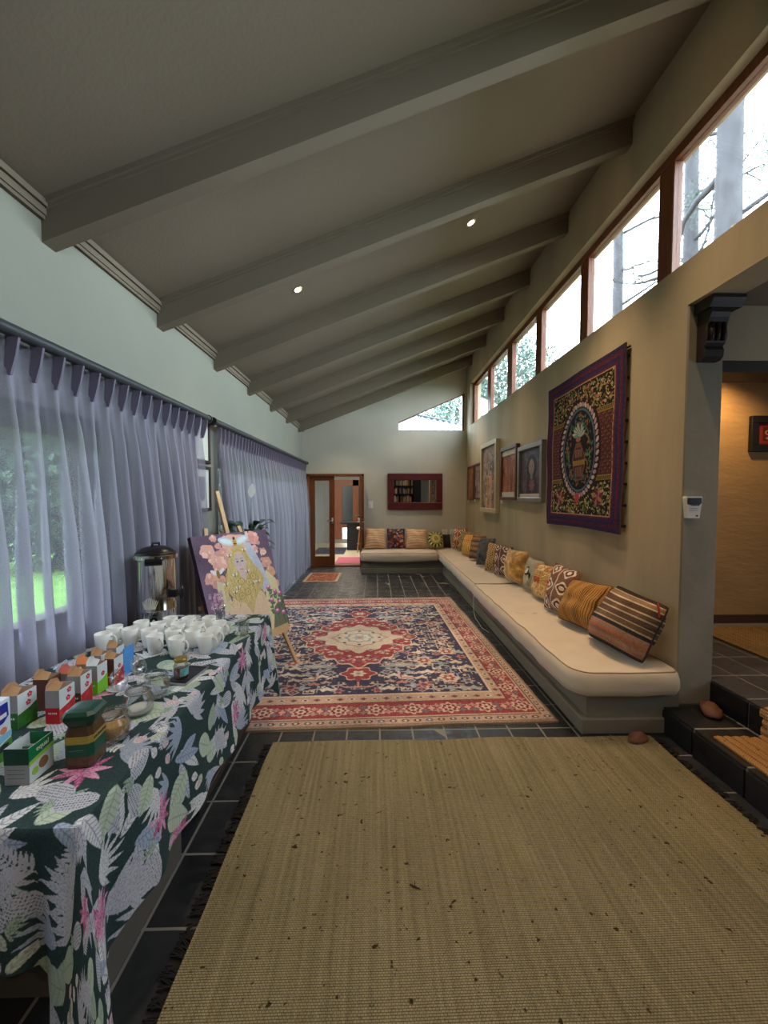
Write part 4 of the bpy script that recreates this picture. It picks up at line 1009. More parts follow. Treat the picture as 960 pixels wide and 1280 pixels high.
# curtain in the adjoining room, seen through the glass
G = [[(-2.25+.02*math.sin(u*.9)+.02*k, 9.3+u*.04, z) for u in range(60)] for k, z in enumerate([2.3, 1.2, .0])]
o = MB().grid(G).build('far_curtain', mat('pale_curtain', (176,170,160), .9), None, True); o['label'] = 'pale curtain seen through the glass of the closed door leaf'; o['category'] = 'curtain'
light('beyond_fill', 'AREA', (-1.0, 10.8, 2.55), 30, (1, .86, .68), shape='RECTANGLE', size=1.5, size_y=2.5)  # added fill lighting the room beyond; it has no fixture

# bookcase behind the camera (what the mirror reflects)
t = thing('bookcase', 'dark bookcase behind the camera, seen in the mirror', 'bookcase', (1.35, -3.0, 0))
for x in (-.62, .0, .62, .95): MB().box(x-.015, x+.015, 0, .34, 0, 2.6).build('side_panel', M_dark, t)
for z in (.02, .45, .87, 1.30, 1.72, 2.14, 2.57): MB().box(-.62, .62, 0, .33, z-.012, z+.012).build('shelf', M_dark, t)
MB().box(-.62, .95, .0, .012, 0, 2.6).build('back_panel', M_dark, t); MB().box(.62, .95, .30, .33, 0, 2.6).build('door', M_dark, t)
bc = [mat('book_%s' % n, c, .7) for n, c in (('tan', (188,150,110)), ('red', (150,60,48)), ('white', (214,208,196)), ('green', (96,110,90)), ('ochre', (200,160,70)), ('grey', (120,120,124)))]
rng = random.Random(4)
for z in (1.312, 1.732, 2.152):
    x = -.59
    while x < .55:
        w = rng.uniform(.022, .045); h = rng.uniform(.2, .33)
        if rng.random() < .12: x += .1; continue
        o = MB().cbox(0, w, 0, .2, 0, h, .003).build('book', rng.choice(bc)); o.location = (1.35+x, -2.86, z)
        o['label'] = 'book standing on the dark bookcase reflected in the mirror'; o['category'] = 'book'; o['group'] = 'books on the bookcase behind the camera'
        x += w+.002
        if x < .02 and x+.047 > -.02: x = .02

# ================================================================== CURTAINS
def curtain_mat():
    m = bpy.data.materials.new('curtain_voile'); m.use_nodes = True; n = m.node_tree.nodes; l = m.node_tree.links
    n.remove(n['Principled BSDF']); o = n['Material Output']
    col = n.new('ShaderNodeTexNoise'); col.inputs['Scale'].default_value = 220; t = n.new('ShaderNodeTexCoord'); l.new(t.outputs['Object'], col.inputs['Vector'])
    rp = n.new('ShaderNodeValToRGB'); rp.color_ramp.elements[0].color = c4((136,133,148)); rp.color_ramp.elements[1].color = c4((166,164,180)); l.new(col.outputs[0], rp.inputs[0])
    d = n.new('ShaderNodeBsdfDiffuse'); tl = n.new('ShaderNodeBsdfTranslucent'); tr = n.new('ShaderNodeBsdfTransparent')
    l.new(rp.outputs[0], d.inputs[0]); l.new(rp.outputs[0], tl.inputs[0]); tr.inputs[0].default_value = (.9,.9,.95,1)
    m1 = n.new('ShaderNodeMixShader'); m1.inputs[0].default_value = .24; l.new(d.outputs[0], m1.inputs[1]); l.new(tl.outputs[0], m1.inputs[2])
    lw = n.new('ShaderNodeLayerWeight'); lw.inputs[0].default_value = .5
    mr = n.new('ShaderNodeMapRange'); mr.inputs[1].default_value = 0; mr.inputs[2].default_value = .55; mr.inputs[3].default_value = .52; mr.inputs[4].default_value = .0
    l.new(lw.outputs['Facing'], mr.inputs[0])
    m2 = n.new('ShaderNodeMixShader'); l.new(mr.outputs[0], m2.inputs[0]); l.new(m1.outputs[0], m2.inputs[1]); l.new(tr.outputs[0], m2.inputs[2])
    l.new(m2.outputs[0], o.inputs[0]); return m
M_curt = curtain_mat()
M_pleat = mat('pleat_tape', (112,106,124), .9)
M_rail = mat('rail_dark_grey', (58,62,66), .45, metal=.2)
def curtain(lab, y0, y1, npl, amp, seed, ztop=2.318, zbot=.015):
    t = thing('curtain', lab, 'curtain', (XL((y0+y1)/2)+.06, (y0+y1)/2, 0)); ox, oy = XL((y0+y1)/2)+.06, (y0+y1)/2
    S = 12; NY = npl*S; rows = [0, .015, .04, .07, .10, .13, .155, .18, .21, .25, .31, .4, .55, .75, 1.0, 1.25, 1.5, 1.75, 2.0, 2.15, 2.27]
    sp = (y1-y0)/npl; G = []
    am = [1+.45*mnoise.noise(Vector((k*.63+seed, 0, 0)))*1.6 for k in range(npl+2)]; ph0 = [mnoise.noise(Vector((k*.5+seed, 7, 0)))*.8 for k in range(npl+2)]
    for r in rows:
        z = ztop-r; f = max(0, min(1, (r-.15)/.9)); row = []
        for i in range(NY+1):
            k = i/S; k0 = int(k); fr = k-k0; y = y0+(y1-y0)*i/NY
            a_ = am[k0]*(1-fr)+am[min(k0+1, npl+1)]*fr; p_ = ph0[k0]*(1-fr)+ph0[min(k0+1, npl+1)]*fr
            if r < .17:
                d = min(fr, 1-fr); x = .035+.035*math.exp(-(d/.09)**2)*(1-.5*r/.17)-.012*math.cos(2*PI*fr)*0; yy = y
                x += .012*math.sin(PI*fr)*(-1)
            else:
                g = max(0, min(1, (r-.15)/.25)); th = 2*PI*k+p_*f
                wv = .5+.5*math.cos(th); A = (.03+amp*f)*a_
                x = .03+.035*(1-g)*math.exp(-(min(fr, 1-fr)/.14)**2)+A*wv*g+.018*f*mnoise.noise(Vector((y*3.1+seed, z*.9, 3)))*2+.006*math.cos(3*th)*g
                yy = y+sp*.36*math.sin(th)*g*f*a_
            row.append((XL(yy)+x-ox+.02, yy-oy, z))
        G.append(row)
    MB().grid(G).build('cloth', M_curt, t, True, fix=False)
    fin = MB().prism([(.012, 0), (.062, -.006), (.045, -.09), (.02, -.17), (-.012, -.17)], 'y', -.006, .006)
    fin.v = [(u, v, w) for (u, v, w) in fin.v]; me = fin.mesh('pleat', M_pleat)
    for k in range(npl+1):
        y = y0+sp*k; rep('pleat', me, (XL(y)+.055-ox+.02, y-oy, ztop-.03), t, scale=(.55 if npl > 35 else 1, 1, 1))
    return t
curtain('long sheer lavender grey curtain behind the refreshment table', .05, 3.60, 29, .075, 1)
curtain('lavender grey curtain further along the left wall, running to the glass door', 3.98, 8.36, 44, .09, 12)
def rail(lab, y0, y1):
    t = thing('curtain_rail', lab, 'curtain rail', (XL(y0)+.10, y0, 2.315)); x0, y_ = XL(y0)+.10, y0
    MB().tube([(0, 0, 0), (XL(y1)-XL(y0), y1-y0, 0)], .03, 16).build('pole', M_rail, t, 40)
    for yy in (y0, y1): MB().tube([(XL(yy)+.10-x0, yy-y_-.012, 0), (XL(yy)+.10-x0, yy-y_+.012, 0)], .036, 16).build('end_cap', mat('end_cap_black', (24,26,28), .4), t, 40)
    for yy in (y0+.12, (y0+y1)/2, y1-.12): MB().beam((XL(yy)-x0, yy-y_, 0), (XL(yy)+.10-x0, yy-y_, 0), .03, .04).build('bracket', M_rail, t)
rail('thick dark grey curtain rail above the near curtain', -.3, 3.70)
rail('dark grey curtain rail with a black end above the far curtain', 3.80, 8.44)

# ================================================================== TABLE AND CLOTH
TX0, TX1, TY0, TY1 = -1.57, -.745, .93, 2.65
t = thing('trestle_table', 'long narrow table hidden under the leaf patterned cloth', 'table', (-1.17, 1.79, 0))
def rt(m): return m.xf(Matrix.Translation((1.17, -1.79, 0)))
rt(MB().box(TX0+.02, TX1-.02, TY0+.02, TY1-.02, .715, .742)).build('tabletop', M_dark, t)
for x in (TX0+.08, TX1-.155):
    for y in (TY0+.95, TY1-.12): rt(MB().box(x-.025, x+.025, y-.025, y+.025, .05, .715)).build('leg', M_dark, t)
    rt(MB().cbox(x-.03, x+.03, TY0+.9, TY1-.05, .0, .05, .006)).build('foot_rail', mat('foot_rail_brown', (70,54,46), .5), t)
for y in (TY0+.95, TY1-.12): rt(MB().box(TX0+.08, TX1-.155, y-.02, y+.02, .12, .16)).build('crossbar', M_dark, t)

def cloth_print():
    R = Ras(1.55, 2.95, .0025, hx('2c4244')); rng = random.Random(11)
    lav, wh, gr, mint, pink, blu = 'bcbfce', 'd8dbe0', 'a3b8a6', 'bccdb8', 'a8467a', 'a0b0cc'
    W, L = R.w, R.h
    def palm(x, y, a, s_, c, n=9):
        for k in range(n):
            b = a+(k-(n-1)/2)*.33; R.leaf(x, y, s_*(1-.05*abs(k-(n-1)/2)), s_*.085, b, hx(c), hx('7c8896'), 9)
    def monstera(x, y, a, s_, c):
        R.leaf(x, y, s_, s_*.30, a, hx(c), hx('7f9a8c'), 9)
    def fern(x, y, a, s_, c):
        for k in range(1, 13):
            f = k/13; px, py = x+math.cos(a)*s_*f, y+math.sin(a)*s_*f
            for q in (-1, 1): R.leaf(px, py, s_*.30*(1-.6*f), s_*.032, a+q*1.0, hx(c))
        R.line([(x, y), (x+math.cos(a)*s_, y+math.sin(a)*s_)], .003, hx(c))
    def flower(x, y, s_, c1, c2):
        for k in range(9): R.leaf(x, y, s_, s_*.14, k*2*PI/9+rng.random()*.3, hx(c1 if k % 2 else c2), hx('e8d0dc'), 5)
        for k in range(6): R.leaf(x, y, s_*.6, s_*.1, k*PI/3+.5, hx(c2), hx('702a50'), 5)
    def pine(x, y, s_, a):
        R.ell(x, y, s_*.5, s_*.3, hx(lav), rot=a)
        for k in range(14):
            for j in range(8):
                u, v = (k/13-.5)*s_*.9, (j/7-.5)*s_*.55
                if (u/(s_*.47))**2+(v/(s_*.27))**2 < 1: R.ell(x+u*math.cos(a)-v*math.sin(a), y+u*math.sin(a)+v*math.cos(a), s_*.017, s_*.017, hx('43525e'))
        for k in range(5): R.leaf(x+math.cos(a)*s_*.45, y+math.sin(a)*s_*.45, s_*.4, s_*.05, a+(k-2)*.4, hx(gr), hx('42605a'), 5)
    pts = []
    for _ in range(9000):
        x, y = rng.random()*W, rng.random()*L
        if all((x-a)**2+(y-b)**2 > .078**2 for a, b in pts): pts.append((x, y))
    for (x, y) in pts:
        a = rng.random()*2*PI; k = rng.random()
        if k < .30: palm(x, y, a, rng.uniform(.09,.14), rng.choice([lav, wh, lav, blu]), rng.choice([5, 7, 9]))
        elif k < .48: monstera(x, y, a, rng.uniform(.11,.15), rng.choice([mint, gr, mint]))
        elif k < .62: fern(x, y, a, rng.uniform(.13,.19), rng.choice([lav, gr, wh]))
        elif k < .67: flower(x, y, rng.uniform(.06,.09), pink, 'd58ab4')
        elif k < .80: pine(x, y, .11, a)
        elif k < .92:
            for q in range(4): R.leaf(x+rng.uniform(-.03,.03), y+rng.uniform(-.03,.03), rng.uniform(.10,.17), .022, a+q*.5, hx(rng.choice([lav, wh, blu])), hx('5a6a88'), 10)
        else:
            for q in range(5): R.leaf(x+rng.uniform(-.05,.05), y+rng.uniform(-.05,.05), .045, .016, rng.random()*6, hx(rng.choice([mint, 'e0c4cc', wh])), hx('8a7a8a'), 4)
    R.tone(.1, 1.0); R.speck(.02); return R
M_cloth = cloth_print().mat('botanical_cloth', .8, .15, 300)
TC = thing('tablecloth', 'dark green tablecloth with pale tropical leaves hanging over the refreshment table', 'tablecloth', (-1.17, 1.79, .744))
ZT = .744
def cloth_uv(x, y): return ((x+1.75)/1.55, (y-.35)/2.95)
per = []     # perimeter: x, y, nx, ny, distance to corner
cs_ = [(TX1, TY1, 0), (TX0, TY1, 1), (TX0, TY0, 2), (TX1, TY0, 3)]
rC_ = .012
for q, (x, y, k) in enumerate(cs_):
    for i in range(13):
        an = (q+i/12)*PI/2; cxr, cyr = x-math.copysign(rC_, x+1.17), y-math.copysign(rC_, y-1.79)
        per.append((cxr+math.cos(an)*rC_, cyr+math.sin(an)*rC_, math.cos(an), math.sin(an), 0, q))
    x2, y2, _ = cs_[(q+1) % 4]; an = (q+1)*PI/2; nx, ny = math.cos(an), math.sin(an); Ls = math.hypot(x2-x, y2-y); n = int(Ls/.018)
    for i in range(1, n):
        s_ = i/n; px = x+(x2-x)*s_; py = y+(y2-y)*s_; dc = min(s_, 1-s_)*Ls
        per.append((px, py, nx, ny, dc, q if s_ < .5 else (q+1) % 4))
rowsT = [0, .01, .03, .07, .13, .2, .3, .42, .55, .68, .8, .9, 1.0]
G = []; U = []
for r in rowsT:
    g = []; u = []
    for (x, y, nx, ny, dc, q) in per:
        base = .415 if abs(nx) > .7 and nx > 0 else .33 if ny < -.7 else .40
        if .05 < abs(nx) < .95: base = .40
        drop = base+(.27 if q == 3 else .16)*math.exp(-(dc/.075)**2)
        s_ = x*3+y
        fold = .5+.5*math.sin(s_*24+1.3*math.sin(s_*5))
        fold2 = .5+.5*math.sin(dc*42) if dc < .3 else .5
        out = .004+r*(.018+.024*fold*(1 if dc > .12 else .3)+.045*math.exp(-(dc/.05)**2)-.035*math.exp(-((dc-.10)/.04)**2))+.01*r*mnoise.noise(Vector((x*4, y*4, r)))
        d = drop*r; z = -d; 
        if r < .06: out = .004*min(1, r/.02)+r*.02
        g.append((x+nx*out+1.17, y+ny*out-1.79, z+.002)); u.append(cloth_uv(x+nx*d, y+ny*d))
    G.append(g); U.append(u)
q_ = MB().grid(G[::-1], U[::-1], wrap=True)
# the flat top with gentle crumples
nx_, ny_ = 30, 56; P = []; UU = []
for j in range(ny_+1):
    P.append([]); UU.append([])
    for i in range(nx_+1):
        x = TX0+(TX1-TX0)*i/nx_; y = TY0+(TY1-TY0)*j/ny_; e = (i not in (0, nx_)) and (j not in (0, ny_))
        z = .002+(.0012*mnoise.noise(Vector((x*6, y*6, 2))) if e else 0)
        P[-1].append((x+1.17, y-1.79, z)); UU[-1].append(cloth_uv(x, y))
q_.grid(P, UU)
q_.build('cloth', M_cloth, TC, True, fix=False)
ZB = ZT+.0045      # what stands on the cloth
t = thing('storage_box', 'plain grey brown box on the floor under the near end of the table', 'box', (-1.08, 1.42, .001))
MB().cbox(-.28, .23, -.27, .2, 0, .42, .004).build('body', mat('box_greybrown', (104,96,86), .8, var=.1, vscale=10), t)
MB().cbox(-.285, .235, -.275, .205, .42, .45, .004).build('lid', mat('box_greybrown', (104,96,86), .8), t)

# ---- mugs
M_china = mat('white_china', (232,233,228), .25, coat=.3)
def make_mug(lab, x, y, a):
    t = thing('mug', lab, 'mug', (x, y, ZB), a, group='white mugs on the table')
    MB().lathe([(.026, 0), (.030, .002), (.034, .02), (.039, .05), (.041, .095), (.0395, .0965), (.038, .094), (.035, .03), (.025, .008), (.0005, .006)], 22, caps=False).add([(0,0,0)], []).build('bowl', M_china, t, True)
    MB().tube([(.037+.001, 0, .078), (.055, 0, .082), (.066, 0, .068), (.067, 0, .048), (.058, 0, .030), (.036, 0, .024)], .0052, 8).build('handle', M_china, t, True)
    return t
rows_m = [('front', [(-1.166, 2.000), (-1.030, 1.955), (-.900, 1.995)]), ('second', [(-1.245, 2.085), (-1.115, 2.085), (-1.005, 2.075), (-.895, 2.09)]),
          ('third', [(-1.36, 2.10), (-1.255, 2.19), (-1.14, 2.185), (-1.03, 2.18), (-.91, 2.20)]), ('back', [(-1.455, 2.03), (-1.47, 2.14), (-1.37, 2.22), (-1.24, 2.29), (-1.13, 2.285), (-1.01, 2.29)])]
ords = ['first', 'second', 'third', 'fourth', 'fifth', 'sixth']
mug0 = None
for rn, L in rows_m:
    for k, (x, y) in enumerate(L):
        lab = 'white china mug, %s from the left in the %s row of mugs' % (ords[k], rn); a = random.uniform(-.5, .5)-.1
        if mug0 is None: mug0 = make_mug(lab, x, y, a)
        else: m_ = dup(mug0); m_.location = (x, y, ZB); m_.rotation_euler = (0, 0, a); m_['label'] = lab

# ---- urn
M_steel = mat('polished_steel', (200,198,192), .12, metal=1); M_bp = mat('black_bakelite', (18,17,20), .3)
t = thing('hot_water_urn', 'polished steel hot water urn with black lid and tap', 'urn', (-1.415, 2.46, ZB), -.25)
MB().lathe([(.104, .012), (.106, .0), (.112, .004), (.112, .10), (.114, .105), (.114, .11), (.112, .115), (.112, .42), (.118, .428)], 36).build('body', M_steel, t, 50)
MB().lathe([(.119, .425), (.124, .43), (.124, .452), (.118, .458)], 36, caps=False).build('lid_band', M_steel, t, 40)
MB().lathe([(.119, .457), (.112, .47), (.085, .492), (.05, .505), (.001, .51)], 28).build('lid_dome', M_bp, t, True)
MB().tube([(0, -.03, .50), (0, -.025, .525), (0, .025, .525), (0, .03, .50)], .008, 8).build('lid_knob', M_bp, t, True)
for a in (2.6, -.9):
    MB().prism([(.10, .395), (.135, .40), (.15, .415), (.15, .43), (.135, .44), (.10, .445)], 'y', -.045, .045).xf(Matrix.Rotation(a, 4, 'Z')).build('side_handle', M_bp, t)
tap_ = MB().cbox(.105, .155, -.02, .02, .185, .235, .006).tube([(.13, 0, .21), (.185, 0, .21)], .008, 8); tap = tap_.build('tap', M_bp, t)
MB().tube([(.186, 0, .175), (.19, 0, .195), (.19, 0, .235), (.186, 0, .265)], [.008, .014, .014, .007], 10).build('tap_lever', M_bp, tap, True)
MB().tube([(.135, 0, .19), (.135, 0, .165)], .009, 8).build('spout', M_steel, tap)
Mx = Matrix.Rotation(-.95, 4, 'Z')
dial = MB().tube([(.108, 0, .06), (.132, 0, .06)], .021, 16).xf(Mx).build('dial', M_bp, t, 40); MB().tube([(.131, 0, .058), (.136, 0, .058)], .007, 10).xf(Mx).build('dial_light', M_wp, dial)
# engraved leaf emblem
q = MB()
for k in range(11):
    a = -1.15+(k-5)*.045; b = (k-5)*.13
    def P_(u, v): an = -1.15+u/.113; return (.1132*math.cos(an), .1132*math.sin(an), .125+v)
    h = .075*(1-.07*abs(k-5)); q.add([P_(b*.02+(k-5)*.003-.003, 0), P_(b*.02+(k-5)*.003+.003, 0), P_((k-5)*.009+.002, h), P_((k-5)*.009-.002, h)], [(0,1,2,3)])
q.build('emblem', mat('frosted_steel', (225,222,205), .5, metal=.4), t)

# ---- glasses, jars
M_gl = glass_thin('clear_glass', (.97,.985,.98), .04, .03)
def jar(name, lab, x, y, R_, Hh, fill=None, lid=False, group=None, s=1):
    t = thing(name, lab, 'jar', (x, y, ZB), group=group)
    MB().lathe([(.0005, .003), (R_*.8, .003), (R_*.98, .012), (R_*1.03, Hh*.35), (R_*.98, Hh*.62), (R_*.80, Hh*.80), (R_*.78, Hh*.86), (R_*.84, Hh*.9), (R_*.84, Hh*.96), (R_*.80, Hh), (R_*.76, Hh*.97), (R_*.73, Hh*.82), (R_*.93, Hh*.6), (R_*.96, Hh*.3), (R_*.9, .018), (.0005, .012)], 26, caps=False).build('glass_body', M_gl, t, True)
    MB().tube([(R_*.86*math.cos(a), R_*.86*math.sin(a), Hh*.87) for a in [2*PI*k/20 for k in range(20)]], .0018, 5, closed=True).build('wire_clip', M_steel, t, True)
    if fill: 
        m_, f = fill; MB().lathe([(.0005, .014), (R_*.88, .018), (R_*.94, Hh*f*.5), (R_*.92, Hh*f*.9), (R_*.5, Hh*f*1.06), (.0005, Hh*f*1.0)], 20, caps=False).build('contents', m_, t, True, kind='stuff')
    if lid:
        p = Vector((-R_*1.05, 0, Hh*.9)); MB().lathe([(.0005, -.004), (R_*.8, -.004), (R_*.86, 0), (R_*.8, .006), (.0005, .01)], 20, caps=False).xf(Matrix.Translation(p) @ Matrix.Rotation(math.radians(-112), 4, 'Y') @ Matrix.Translation((R_*.86, 0, 0))).build('swing_lid', M_gl, t, True)
    return t
M_sugar = mat('brown_sugar', (190,150,98), .9, bump=.6, bscale=250, var=.15, vscale=60)
M_wsug = mat('white_sugar', (222,218,208), .9, bump=.6, bscale=250)
jar('glass_jar', 'round glass jar half full of brown sugar, nearest of the three', -.895, 1.278, .052, .098, (M_sugar, .5), group='round glass jars')
jar('glass_jar', 'round glass jar with a little white sugar, middle of the three', -.905, 1.435, .050, .098, (M_wsug, .22), True, group='round glass jars')
jar('glass_jar', 'empty looking round glass jar, farthest of the three, beside the honey', -.905, 1.555, .050, .098, None, True, group='round glass jars')
t = thing('tray', 'small dark blue tray under the honey jar', 'tray', (-.868, 1.735, ZB), -.15)
MB().cbox(-.05, .05, -.085, .085, 0, .004, .0015).build('base', mat('navy_tray', (20,22,42), .5), t)
q = MB(); 
for a in ((-.052, .052, -.088, -.085), (-.052, .052, .085, .088), (-.052, -.049, -.088, .088), (.049, .052, -.088, .088)): q.box(a[0], a[1], a[2], a[3], 0, .008)
q.build('rim', mat('silver_rim', (170,172,176), .3, metal=.7), t)
t = thing('honey_jar', 'small glass jar of dark amber honey with a gold lid', 'jar', (-.878, 1.70, ZB+.0045))
MB().lathe([(.0005, 0), (.029, 0), (.031, .006), (.031, .062), (.025, .074), (.025, .082)], 22, caps=False).build('glass_body', M_gl, t, True)
MB().lathe([(.0005, .003), (.028, .003), (.0295, .008), (.0295, .046), (.0005, .046)], 22, caps=False).build('honey', mat('honey', (96,30,14), .15, coat=.5), t, True)
MB().lathe([(.027, .080), (.0275, .081), (.0275, .093), (.026, .095), (.0005, .095)], 22, caps=False).build('lid', mat('gold_lid', (186,160,86), .3, metal=.8), t, 40)
q = MB(); A = [(.0316*math.cos(a), .0316*math.sin(a)) for a in [-1.25+.2*k for k in range(8)]]
q.grid([[(x, y, .02) for x, y in A], [(x, y, .055) for x, y in A]]); q.build('paper_label', mat('teal_label', (110,176,176), .6, var=.4, vscale=60), t)
# spoon glass
t = thing('spoon_glass', 'clear glass holding teaspoons and lilac sachets at the far edge of the table', 'glass', (-1.03, 2.50, ZB))
MB().lathe([(.0005, .002), (.030, .002), (.033, .05), (.035, .062), (.033, .062), (.031, .05), (.028, .008), (.0005, .006)], 20, caps=False).build('tumbler', M_gl, t, True)
for k in range(6):
    a = k*1.05; MB().tube([(-.012*math.cos(a), -.012*math.sin(a), .012), (.02*math.cos(a), .02*math.sin(a), .07), (.035*math.cos(a), .035*math.sin(a), .10)], [.002, .002, .005], 6).build('teaspoon', M_steel, t, True)
for k in range(8):
    a = k*.8+.3; MB().beam((.01*math.cos(a), .01*math.sin(a), .02), (.032*math.cos(a), .032*math.sin(a), .085), .014, .002).build('sachet', mat('lilac_paper', (150,138,158), .8), t)
t = thing('drinking_glass', 'plain clear tumbler to the right of the mugs', 'glass', (-.79, 2.25, ZB))
MB().lathe([(.0005, .002), (.028, .002), (.034, .085), (.032, .085), (.026, .01), (.0005, .008)], 20, caps=False).build('tumbler', M_gl, t, True)

# ---- coffee jar
def text(s, size, m, parent, loc, rot, ext=.0004, sx=1):
    c = bpy.data.curves.new('lettering', 'FONT'); c.body = s; c.size = size; c.extrude = ext; c.align_x = 'CENTER'; c.align_y = 'CENTER'; c.materials.append(m)
    o0 = bpy.data.objects.new('lettering', c); COL.objects.link(o0); bpy.context.view_layer.update(); me = bpy.data.meshes.new_from_object(o0.evaluated_get(bpy.context.evaluated_depsgraph_get())); bpy.data.objects.remove(o0)
    o = bpy.data.objects.new('lettering', me); COL.objects.link(o); o.parent = parent; o.location = loc; o.rotation_euler = rot; o.scale = (sx, 1, 1); return o
M_green = mat('dark_green_lid', (12,58,40), .35); M_coffee = mat('coffee_brown', (84,58,34), .3, var=.3, vscale=40, coat=.4)
t = thing('coffee_jar', 'square shouldered jar of instant coffee with a faceted green lid', 'jar', (-.905, 1.175, ZB), .12)
def sq(z, a, c):
    return [(a, -c, z), (a, c, z), (c, a, z), (-c, a, z), (-a, c, z), (-a, -c, z), (-c, -a, z), (c, -a, z)]
def sqloft(L): return MB().grid([sq(*r) for r in L], wrap=True).add(sq(*L[0]), [tuple(range(7, -1, -1))]).add(sq(*L[-1]), [tuple(range(8))])
sqloft([(0, .036, .026), (.004, .040, .029), (.10, .040, .029), (.125, .034, .024), (.132, .028, .020)]).build('glass_body', M_coffee, t)
sqloft([(.128, .036, .026), (.132, .038, .027), (.150, .046, .033), (.162, .046, .033), (.172, .038, .027), (.174, .02, .015)]).build('lid', M_green, t)
sqloft([(.075, .0408, .0296), (.098, .0408, .0296)]).build('gold_band', mat('gold_label', (178,150,66), .4, metal=.3), t)
sqloft([(.036, .0408, .0296), (.075, .0408, .0296)]).build('green_label', mat('green_label', (14,78,56), .45), t)
sqloft([(.012, .0406, .0294), (.036, .0406, .0294)]).build('brown_label', mat('brown_label', (96,74,52), .5, var=.3, vscale=60), t)
M_dk = mat('ink_dark', (40,34,20), .6); M_wi = mat('ink_white', (225,225,220), .6)
text('KRÖNUNG', .0125, M_dk, t, (.0414, 0, .0865), (PI/2, 0, PI/2)); 
MB().box(-.024, .016, -.0414, -.041, .056, .0568).build('label_line', mat('ink_pale_green', (120,150,130), .6), t)
# ---- sweetener box (open top)
M_card = mat('grey_card', (150,148,150), .7); M_wc = mat('white_card', (205,212,214), .6); M_kg = mat('kelly_green', (8,116,70), .5); M_kgd = mat('card_green_shade', (14,62,46), .6)
t = thing('sweetener_box', 'open green and white sweetener box at the near edge of the table', 'box', (-1.024, 1.115, ZB), .02)
a, b, h = .034, .042, .105
MB().box(-a, a, -b, -b+.0015, 0, h).build('front_panel', M_card, t); MB().box(-a, a, b-.0015, b, 0, h).build('rear_panel', M_kg, t)
MB().box(-a, -a+.0015, -b, b, 0, h).build('side_panel', M_wc, t); MB().box(a-.0015, a, -b, b, 0, h).build('side_panel', M_wc, t); MB().box(-a, a, -b, b, 0, .0015).build('bottom', M_wc, t)
MB().box(-a-.0002, a+.0002, -b-.0006, -b, .058, h).build('green_panel', M_kgd, t)
MB().prism([(-b, .062), (b, .075), (b, h), (-b, h)], 'x', a, a+.0006).build('green_panel', M_kg, t)
MB().prism([(-b, .052), (b, .065), (b, .077), (-b, .064)], 'x', a+.0002, a+.0008).build('lime_stripe', mat('lime', (150,196,70), .6), t)
q = MB()
for c_, r_, m_ in (((.006, .036), .016, 0),): q.prism([(c_[0]+r_*math.cos(2*PI*k/18), c_[1]+r_*math.sin(2*PI*k/18)) for k in range(18)], 'x', a, a+.0010)
q.build('biscuit_picture', mat('biscuit', (136,96,62), .6), t)
MB().prism([(-.022+.011*math.cos(2*PI*k/14), .028+.011*math.sin(2*PI*k/14)) for k in range(14)], 'x', a, a+.0009).build('apple_picture', mat('lime', (150,196,70), .6), t)
text('equal', .021, M_wi, t, (a+.001, .004, .088), (PI/2, 0, PI/2))
for k in range(3): MB().box(-.026, .022, -b-.0004, -b+.0002, .018+k*.012, .020+k*.012).build('print_line', mat('ink_grey', (105,103,106), .7), t)
for k in range(5): MB().box(-.028, .028, -.03+k*.013, -.028+k*.013, .002, .078).build('sachet', _m['kelly_green'] if k % 2 else M_wc, t)
# ---- milk carton
t = thing('milk_carton', 'blue, white and green milk carton at the left edge of the picture', 'carton', (-1.195, 1.145, ZB), 0)
a, b = .035, .060
t = MB().cbox(-a, a, -b, b, 0, .19, .002).build('body', mat('carton_white', (214,224,236), .4), t)
MB().prism([(-b, 0), (b, 0), (b, .062), (.02, .050), (-b, .04)], 'x', a, a+.0006).build('meadow_print', mat('meadow_green', (78,150,52), .5, var=.35, vscale=40), t)
MB().prism([(-b, .045), (.02, .055), (b, .066), (b, .085), (-b, .075)], 'x', a, a+.0004).build('sky_print', mat('carton_sky', (130,190,224), .5), t)
MB().prism([(-.05, .172), (.05, .178), (.052, .135), (.035, .118), (-.05, .104)], 'x', a, a+.0010).build('blue_badge', mat('carton_blue', (26,44,150), .4), t)
MB().prism([(.012+.014*math.cos(2*PI*k/14), .156+.014*math.sin(2*PI*k/14)) for k in range(14)], 'x', a, a+.0016).build('red_mark', mat('carton_red', (204,62,66), .5), t)
MB().prism([(-.045, .124), (.045, .135), (.045, .148), (-.045, .137)], 'x', a, a+.0014).build('white_script_band', M_wi, t)
MB().prism([(.034+.011*math.cos(2*PI*k/14), .094+.011*math.sin(2*PI*k/14)) for k in range(14)], 'x', a, a+.0014).build('biscuit_picture', mat('apricot', (214,130,100), .6), t)
MB().prism([(.02, .03), (.045, .034), (.05, .048), (.03, .052), (.018, .044)], 'x', a, a+.0014).build('cow_picture', mat('cow_dark', (36,36,56), .6), t)
MB().tube([(0, 0, .19), (0, 0, .205)], .014, 14).build('cap', mat('carton_blue', (26,44,150), .4), t)
